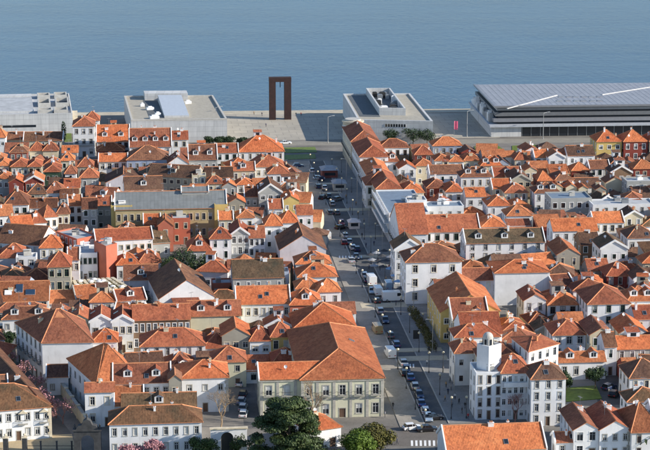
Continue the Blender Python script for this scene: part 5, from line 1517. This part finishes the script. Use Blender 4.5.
for i, (x, y) in enumerate(pp):
    zz = 0.14 if 300 < x < 470 and y > 160 else 0.07 if y < 150 else 0.0
    o_ = link('person', PM[hr.choice([0, 1, 1, 2])], None, (*P(x, y).xy, zz), hr.uniform(0, 6.28)); ci = hr.choice([0, 0, 1, 1, 2, 3, 4, 5])
    o_.material_slots[0].link = 'OBJECT'; o_.material_slots[0].material = M_TOPS[ci]
    pose = 'standing' if o_.data is PM[0] else 'walking'
    where = 'on the river plaza' if y < 150 else 'beside the mansion corner' if x < 400 and y > 380 else 'on the lower promenade' if y > 340 else 'by the vans and parasols' if y > 240 else 'on the upper promenade'
    PEOPLE.append((where, y, o_, TOPN[ci], pose))

cnt = {}
for where, y, o_, top, pose in sorted(PEOPLE, key=lambda t: t[1]):
    cnt[where] = cnt.get(where, 0)+1
    tag(o_, f'person in {top} {pose} {where}, {ORD[cnt[where]-1]} from the river', 'person', 'people on foot')

# ------------------------------------------------------------------ trees and plants
L_DARK = leaf('evergreen_needles', (0.016, 0.032, 0.014), (0.030, 0.055, 0.022), (0.055, 0.085, 0.03))
L_CEDAR = leaf('cedar_needles', (0.022, 0.038, 0.014), (0.045, 0.070, 0.022), (0.085, 0.11, 0.036))
L_MID = leaf('garden_leaves', (0.028, 0.048, 0.014), (0.05, 0.08, 0.022), (0.085, 0.115, 0.035))
L_LIME = leaf('lime_leaves', (0.045, 0.08, 0.010), (0.085, 0.135, 0.016), (0.14, 0.20, 0.03))
L_OLIVE = leaf('olive_hedge_leaves', (0.05, 0.055, 0.014), (0.09, 0.085, 0.02), (0.15, 0.125, 0.03))
L_PINK = leaf('pink_blossom', (0.24, 0.11, 0.12), (0.38, 0.18, 0.20), (0.50, 0.28, 0.30))
def leaves(b, lobes, n, size, rr, shell=0.55, flat=0.0):
    tot = sum(l[1][0]*l[1][1]*l[1][2] for l in lobes)
    for c, r3 in lobes:
        for k in range(max(20, int(n*r3[0]*r3[1]*r3[2]/tot))):
            d = Vector((rr.gauss(0,1), rr.gauss(0,1), rr.gauss(0,1))).normalized()
            t = shell+(1-shell)*rr.random()**0.6
            t *= 1+0.14*math.sin(d.x*7+c[0])*math.sin(d.y*6+d.z*5+c[1])
            p = Vector((c[0]+d.x*r3[0]*t, c[1]+d.y*r3[1]*t, c[2]+d.z*r3[2]*t))
            nn = (d+Vector((rr.gauss(0,0.5), rr.gauss(0,0.5), rr.gauss(0,0.5)+flat))).normalized()
            a = nn.orthogonal().normalized(); a = (a*math.cos(rr.random()*6.28)+nn.cross(a)*math.sin(rr.random()*6.28)).normalized(); e = nn.cross(a)
            s_ = size*rr.uniform(0.6, 1.3); q = p-a*s_*0.5
            b.poly([q, p+e*s_*0.38, p+a*s_*0.6, p-e*s_*0.38])
def trunk_mesh(h, r0, limbs, rr):
    b = MB(); b.tube([(0,0,-0.2),(0.05,0,h*0.3),(0.1,0.05,h*0.62),(0.05,0,h*0.92)], [r0, r0*0.8, r0*0.5, r0*0.15], 8)
    for k in range(limbs):
        a = 6.28*k/limbs+rr.random(); z = h*rr.uniform(0.35, 0.75); L = h*rr.uniform(0.18, 0.34)
        b.tube([(0.06,0.02,z),(math.cos(a)*L*0.5,math.sin(a)*L*0.5,z+L*0.35),(math.cos(a)*L,math.sin(a)*L,z+L*0.6)], [r0*0.4, r0*0.25, r0*0.06], 6)
    return b
def leafy(name, p, h, lobes, n, size, mat, label, cat='tree', seed=1, flat=0.0, group=None, shell=0.55):
    rr = random.Random(seed); r = empty(name, tuple(p)); trunk_mesh(h*0.8, max(0.08, h*0.028), 6, rr).build('trunk', M_BARK, r)
    b = MB(); leaves(b, lobes, n, size, rr, shell, flat); b.build('crown', mat, r); tag(r, label, cat, group); return r
def round_lobes(w, d, z0, z1, k, rr):
    out = [((0,0,(z0+z1)/2), (w*0.36, d*0.36, (z1-z0)*0.42))]
    for i in range(k):
        a = 6.28*i/k+rr.random()*0.8; zz = lerp(z0, z1, 0.25+0.55*rr.random()); f = rr.uniform(0.5, 0.75)
        out.append(((math.cos(a)*w*0.5*f, math.sin(a)*d*0.5*f, zz), (w*rr.uniform(0.17, 0.26), d*rr.uniform(0.17, 0.26), (z1-z0)*rr.uniform(0.18, 0.28))))
    return out
rr = random.Random(77)
# big cedar-like evergreen in the foreground: tiers of flat boughs
lob = []
for k in range(104):
    f = rr.random()**1.15; z = lerp(3.0, 16.2, f); rad = 12.6*(1-f*0.74)*rr.uniform(0.3, 1.0); a = rr.random()*6.28
    lob.append(((math.cos(a)*rad, math.sin(a)*rad*0.9, z), (rr.uniform(1.5, 2.7), rr.uniform(1.5, 2.7), rr.uniform(0.6, 1.1))))
leafy('cedar_tree', P(289, 468), 17.5, lob, 52000, 0.45, L_CEDAR, 'big dark evergreen tree with layered boughs in front of the mansion', seed=2, flat=0.5, shell=0.35)
leafy('lime_green_tree', P(358, 463), 8.6, round_lobes(9.2, 9, 2, 8.6, 9, rr), 7000, 0.36, L_LIME, 'bright lime-green rounded tree at the bottom beside the mansion', seed=3)
leafy('hedge_tree', P(371, 455), 8.0, round_lobes(10.5, 8, 1, 8.2, 10, rr), 8000, 0.4, L_OLIVE, 'dark olive bushy tree behind the lime-green one', seed=4)
leafy('shrub', P(203, 460), 5, round_lobes(7.5, 5, 0.5, 5.6, 7, rr), 4000, 0.35, L_MID, 'dark green shrubs at the foot of the white terrace house', 'shrub', seed=5)
leafy('climber', P(237, 454), 5, round_lobes(3.6, 2, 0.4, 4.8, 5, rr), 1500, 0.3, L_MID, 'green climber hanging over the white garden wall', 'shrub', seed=6)
for i, (x, y, w, h_, m, lab) in enumerate((
  (391, 146, 7, 7.8, L_DARK, 'small round pine in front of the walled plant deck building'), (413, 146, 10, 8.0, L_DARK, 'wide dark pine in front of the plant deck building, left of two'), (427, 146.5, 9, 7.6, L_DARK, 'wide dark pine in front of the plant deck building, right of two'),
  (209, 144.5, 5.5, 3.6, L_DARK, 'dark clipped bush before the blue-rooflight building, leftmost'), (219, 144.5, 6, 3.8, L_DARK, 'dark clipped bush before the blue-rooflight building, second'), (229, 144.5, 6, 3.6, L_DARK, 'dark clipped bush before the blue-rooflight building, third'), (243, 144.5, 5.5, 3.4, L_DARK, 'dark clipped bush before the blue-rooflight building, rightmost'),
  (183, 281, 9, 12, L_DARK, 'tall dark garden tree behind the barn, tallest of its group'), (197, 285, 8.0, 9.5, L_MID, 'round green garden tree right of the tall dark one'), (170, 283, 7.5, 9, L_MID, 'green garden tree left of the tall dark one'),
  (9, 352, 4.2, 6.0, L_DARK, 'dark tree beside the far left white house'), (595, 389, 5.4, 6.0, L_DARK, 'dark round tree before the low orange-roofed house at right'), (566, 390, 3.4, 5.0, L_DARK, 'small dark tree at the corner of the art deco house'),
  (478, 288, 5.0, 5.0, L_OLIVE, 'olive bush behind the yellow gabled house'), (341, 325, 3.0, 3.2, L_OLIVE, 'small olive bush at the avenue edge by the square'), (82, 312, 6, 5, L_DARK, 'dark shrub at the left end of the pergola'), (96, 312, 6, 4.5, L_MID, 'green shrub under the pergola'),
  (112, 309, 7, 5, L_MID, 'green shrub spilling from the right of the pergola'), (126, 306, 7, 5.5, L_OLIVE, 'brownish overgrown shrub right of the pergola'), (140, 304, 7, 5, L_DARK, 'dark shrub between the pergola and the barn'), (232, 300, 5, 4.5, L_DARK, 'dark bush between the barn and the mossy roof'), (222, 275, 4, 3.5, L_DARK, 'dark bush behind the pink flat roof'),
  (240, 267, 4, 4.5, L_DARK, 'dark bush below the grey gabled house'), (585, 189, 5, 3.5, L_MID, 'green bush among the small roofs at upper right'), (575, 284, 4, 4, L_MID, 'green bush in front of the grey gabled house'), (645, 296, 4, 3, L_MID, 'green bush at the far right edge'))):
    leafy('bush' if h_ < 5.5 else 'tree', P(x, y), h_, round_lobes(w, w, h_*0.12 if h_ < 5.5 else h_*0.3, h_, 6, rr), 1500, 0.42, m, lab, 'bush' if h_ < 5.5 else 'tree', seed=20+i)
# hedge strip beside the promenade
lob = []
for k in range(16):
    q = lerp(P(413, 312), P(433, 350), k/15)-P(424, 332); lob.append(((q.x+rr.uniform(-0.4, 0.4), q.y, 0.8), (1.5, 1.9, 1.0+rr.random()*0.4)))
r = empty('hedge', tuple(P(424, 332))); b = MB(); leaves(b, lob, 5000, 0.3, rr); b.build('foliage', L_OLIVE, r); tag(r, 'long olive-gold hedge between the promenade and the yellow gabled house', 'hedge')
# cypress by the library
r = empty('cypress_tree', tuple(P(64, 143))); b = MB(); leaves(b, [((0,0,5), (1.1,1.1,4.6))], 900, 0.4, rr); b.build('crown', L_DARK, r); trunk_mesh(6, 0.15, 2, rr).build('trunk', M_BARK, r); tag(r, 'thin dark cypress at the right end of the dark shed roof', 'tree')
# bare trees
def bare(name, p, h, spread, mat, label, seed, depth=5, leafm=None, nl=0):
    rr = random.Random(seed); b = MB(); tips = []
    def grow(p0, d, L, r, k):
        p1 = p0+d*L; mid = p0+d*L*0.5+Vector((rr.gauss(0,1), rr.gauss(0,1), 0))*L*0.05
        b.tube([p0, mid, p1], [r, r*0.85, r*0.68], 5 if k > 2 else 3, 0, False)
        if k == 0: tips.append(p1); return
        for j in range(3 if k > 1 else 4):
            ax = d.orthogonal().normalized(); ax.rotate(Matrix.Rotation(rr.random()*6.28, 3, d))
            nd = (d+ax*spread*rr.uniform(0.5, 1.1)+Vector((0, 0, 0.12))).normalized()
            grow(p0+d*L*rr.uniform(0.6, 1.0) if j else p1, nd, L*rr.uniform(0.62, 0.82), r*0.6, k-1)
    grow(Vector((0,0,-0.1)), Vector((0.03,0,1)).normalized(), h*0.29, h*0.022, depth)
    r_ = empty(name, tuple(p)); b.build('branches', mat, r_)
    if leafm:
        lb = MB()
        for k in range(nl):
            c = rr.choice(tips)+Vector((rr.gauss(0,0.25), rr.gauss(0,0.25), rr.gauss(0,0.2))); a = Vector((rr.gauss(0,1), rr.gauss(0,1), rr.gauss(0,1))).normalized(); e = a.orthogonal().normalized()*0.16; a = a*0.16
            lb.poly([c-a, c+e, c+a, c-e])
        lb.build('blossom', leafm, r_)
    tag(r_, label, 'tree'); return r_
bare('bare_tree', P(221, 428), 11.5, 0.75, M_TWIG, 'large leafless tan tree above the white garden wall', 1, 6)
bare('bare_tree', P(311, 428), 13, 0.5, M_TWIG, 'pale leafless tree standing before the mansion front', 2, 5)
bare('bare_tree', P(515, 424), 8.5, 0.7, M_TWIGRED, 'leafless reddish tree against the art deco house front', 3, 6)
bare('bare_tree', P(441, 302), 10, 0.7, M_TWIG, 'leafless tree at the right end of the tall white house', 4, 6)
bare('bare_tree', P(196, 306), 6, 0.7, M_TWIG, 'small leafless tree before the white barn gable', 5, 5)
for i, (x, y, h_) in enumerate(((14, 371, 7), (23, 384, 7), (34, 399, 7.5), (43, 408, 7), (56, 418, 7.5), (63, 424, 7))):
    bare('budding_tree', P(x, y), h_, 0.8, M_TWIGRED, f'budding pinkish tree in the lane, {ORD[i]} from the top', 10+i, 6, L_PINK, 160)
bare('blossom_tree', P(150, 463), 7.0, 0.9, M_TWIGRED, 'pink blossom tree at the bottom edge before the white terrace house, right of two', 30, 5, L_PINK, 3500)
bare('blossom_tree', P(133, 465), 6.2, 0.9, M_TWIGRED, 'pink blossom tree at the bottom edge before the white terrace house, left of two', 31, 5, L_PINK, 2600)
# palm at the lower right
r = empty('palm_tree', tuple(P(645, 458))); b = MB(); b.tube([(0,0,0),(0.1,0,2.5),(0,0.1,5)], [0.28, 0.22, 0.2], 8); b.build('trunk', M_BARK, r)
b = MB()
for k in range(22):
    a = 6.28*k/22+rr.random()*0.3; el = rr.uniform(0.1, 1.2); pts = []
    for j in range(6):
        t = j/5*2.6; pts.append(Vector((math.cos(a)*t*math.cos(el*(1-j/7)), math.sin(a)*t*math.cos(el*(1-j/7)), 5+t*math.sin(el)-0.22*t*t)))
    sd_ = Vector((-math.sin(a), math.cos(a), 0))
    for j in range(5):
        w0, w1 = (0.35*(1-abs(j-2)/4), 0.35*(1-abs(j-1)/4)); b.poly([pts[j]-sd_*w0, pts[j+1]-sd_*w1, pts[j+1], pts[j]]); b.poly([pts[j], pts[j+1], pts[j+1]+sd_*w1, pts[j]+sd_*w0])
b.build('fronds', L_DARK, r); tag(r, 'palm tree against the white house at the lower right corner', 'tree')
# ivy over the pergola
lob = []
for k in range(14):
    q = bil(qd_, rr.random(), rr.random()*0.6)-Vector(pg.location); lob.append(((q.x, q.y, 5.6), (2.4, 2.4, 0.8)))
b = MB(); leaves(b, lob, 2200, 0.35, rr); iv = b.build('ivy', L_OLIVE, None, tuple(pg.location)); tag(iv, 'olive ivy growing over the beams of the cream pergola', 'ivy', kind='stuff')

# ------------------------------------------------------------------ house labels
LAND = [(V['opt']['note'], V['cen'], V['root']) for V in HOUSES if V['opt'].get('note')]
LAND += [('white river library', Vector(lib.location), lib), ('blue-rooflight river building', Vector(rb_.location), rb_), ('walled-deck river building', Vector(cb_.location), cb_), ('long river hall', Vector(rh.location)+Vector((40, 20, 0)), rh), ('cream pergola', Vector(pg.location), pg)]
SHORT = {}
for n_, c_, r_ in LAND: SHORT[n_] = n_.replace('white art deco corner house with turret', 'art deco corner house').replace('cream corner building with round turret', 'round-turret building').replace('long stone hall with grey zinc roof', 'zinc-roofed hall').replace('white flat-roofed block with long balconies', 'balconied white block').replace('orange-roofed house with solar panels', 'solar-panel house').replace('long gabled house with one orange slope', 'half-orange gabled house').replace('terracotta block with white flat roof', 'white-topped terracotta block').replace('big white house with a blank front wall', 'blank-walled white house').replace('ornate white house with orange hipped roof', 'ornate white house').replace('pale green mansion with stone pilasters', 'green mansion').replace('tall white house with brown hipped roof', 'tall white house').replace('long white house with mossy roof', 'mossy-roofed house').replace('yellow house with long orange gable', 'yellow gabled house').replace('white house with one dark and one orange slope', 'two-tone roof house').replace('yellow townhouse by the river hall', 'yellow townhouse').replace('house with a long plain orange roof', 'long plain orange roof').replace('white manor with stone corner', 'white manor').replace('big barn with dark gable roof', 'dark-roofed barn').replace('house with four dormers', 'four-dormer house').replace('three-storey granite house', 'granite house').replace('square terracotta tower', 'terracotta tower').replace('white balconied townhouse', 'balconied townhouse')
groups = {}
for root, V in ALLROOT:
    opt = V['opt']; low = V['h'] < 4.5; fl_ = V['roof'] == 'fl'
    noun = 'shed' if low else 'block' if fl_ else 'house'
    root.name = {'shed': 'shed', 'block': 'flat_roofed_building', 'house': 'house'}[noun]
    if opt.get('note'):
        tag(root, opt['note'], 'building' if fl_ or 'hall' in opt['note'] else 'house'); 
        if len(opt['note'].split()) < 4: root['label'] = opt['note']+' in the dense old town'
        continue
    rt = {'h': 'hipped', 'g': 'gabled', 's': 'lean-to', 'f': 'flat'}[V['roof'][0]]
    desc = f"{WNAME[V['wall']]} {noun} with {TNAME[V['tile']]+' ' if not fl_ else ''}{rt} roof"
    n_, c_, _ = min(LAND, key=lambda t: (t[1]-V['cen']).length)
    a_, b2 = to_px(V['cen']), to_px(c_); dx, dy = a_[0]-b2[0], a_[1]-b2[1]
    hv = 'right' if dx > 6 else 'left' if dx < -6 else ''
    vv = 'in front' if dy > 5 else 'behind' if dy < -5 else ''
    rel = (('lower ' if vv == 'in front' else 'upper ')+f'{hv} of' if vv and hv else f'just {hv} of' if hv else f'{vv} of' if vv == 'in front' else 'behind' if vv else 'beside').replace('behind and left of', 'behind and left of')
    groups.setdefault((desc, rel, SHORT[n_]), []).append(((V['cen']-c_).length, root, noun))
for (desc, rel, lm_), L in groups.items():
    L.sort(key=lambda t: t[0])
    for i, (_, root, noun) in enumerate(L):
        lab = f'{desc}, {rel} the {lm_}'
        if len(L) > 1: lab = f'{desc}, {ORD[i]} {rel} the {lm_}' if not rel.startswith('just') else f'{desc}, {ORD[i]} {rel[5:]} the {lm_}'
        tag(root, lab, {'shed': 'shed', 'block': 'building', 'house': 'house'}[noun], 'houses of the old town')
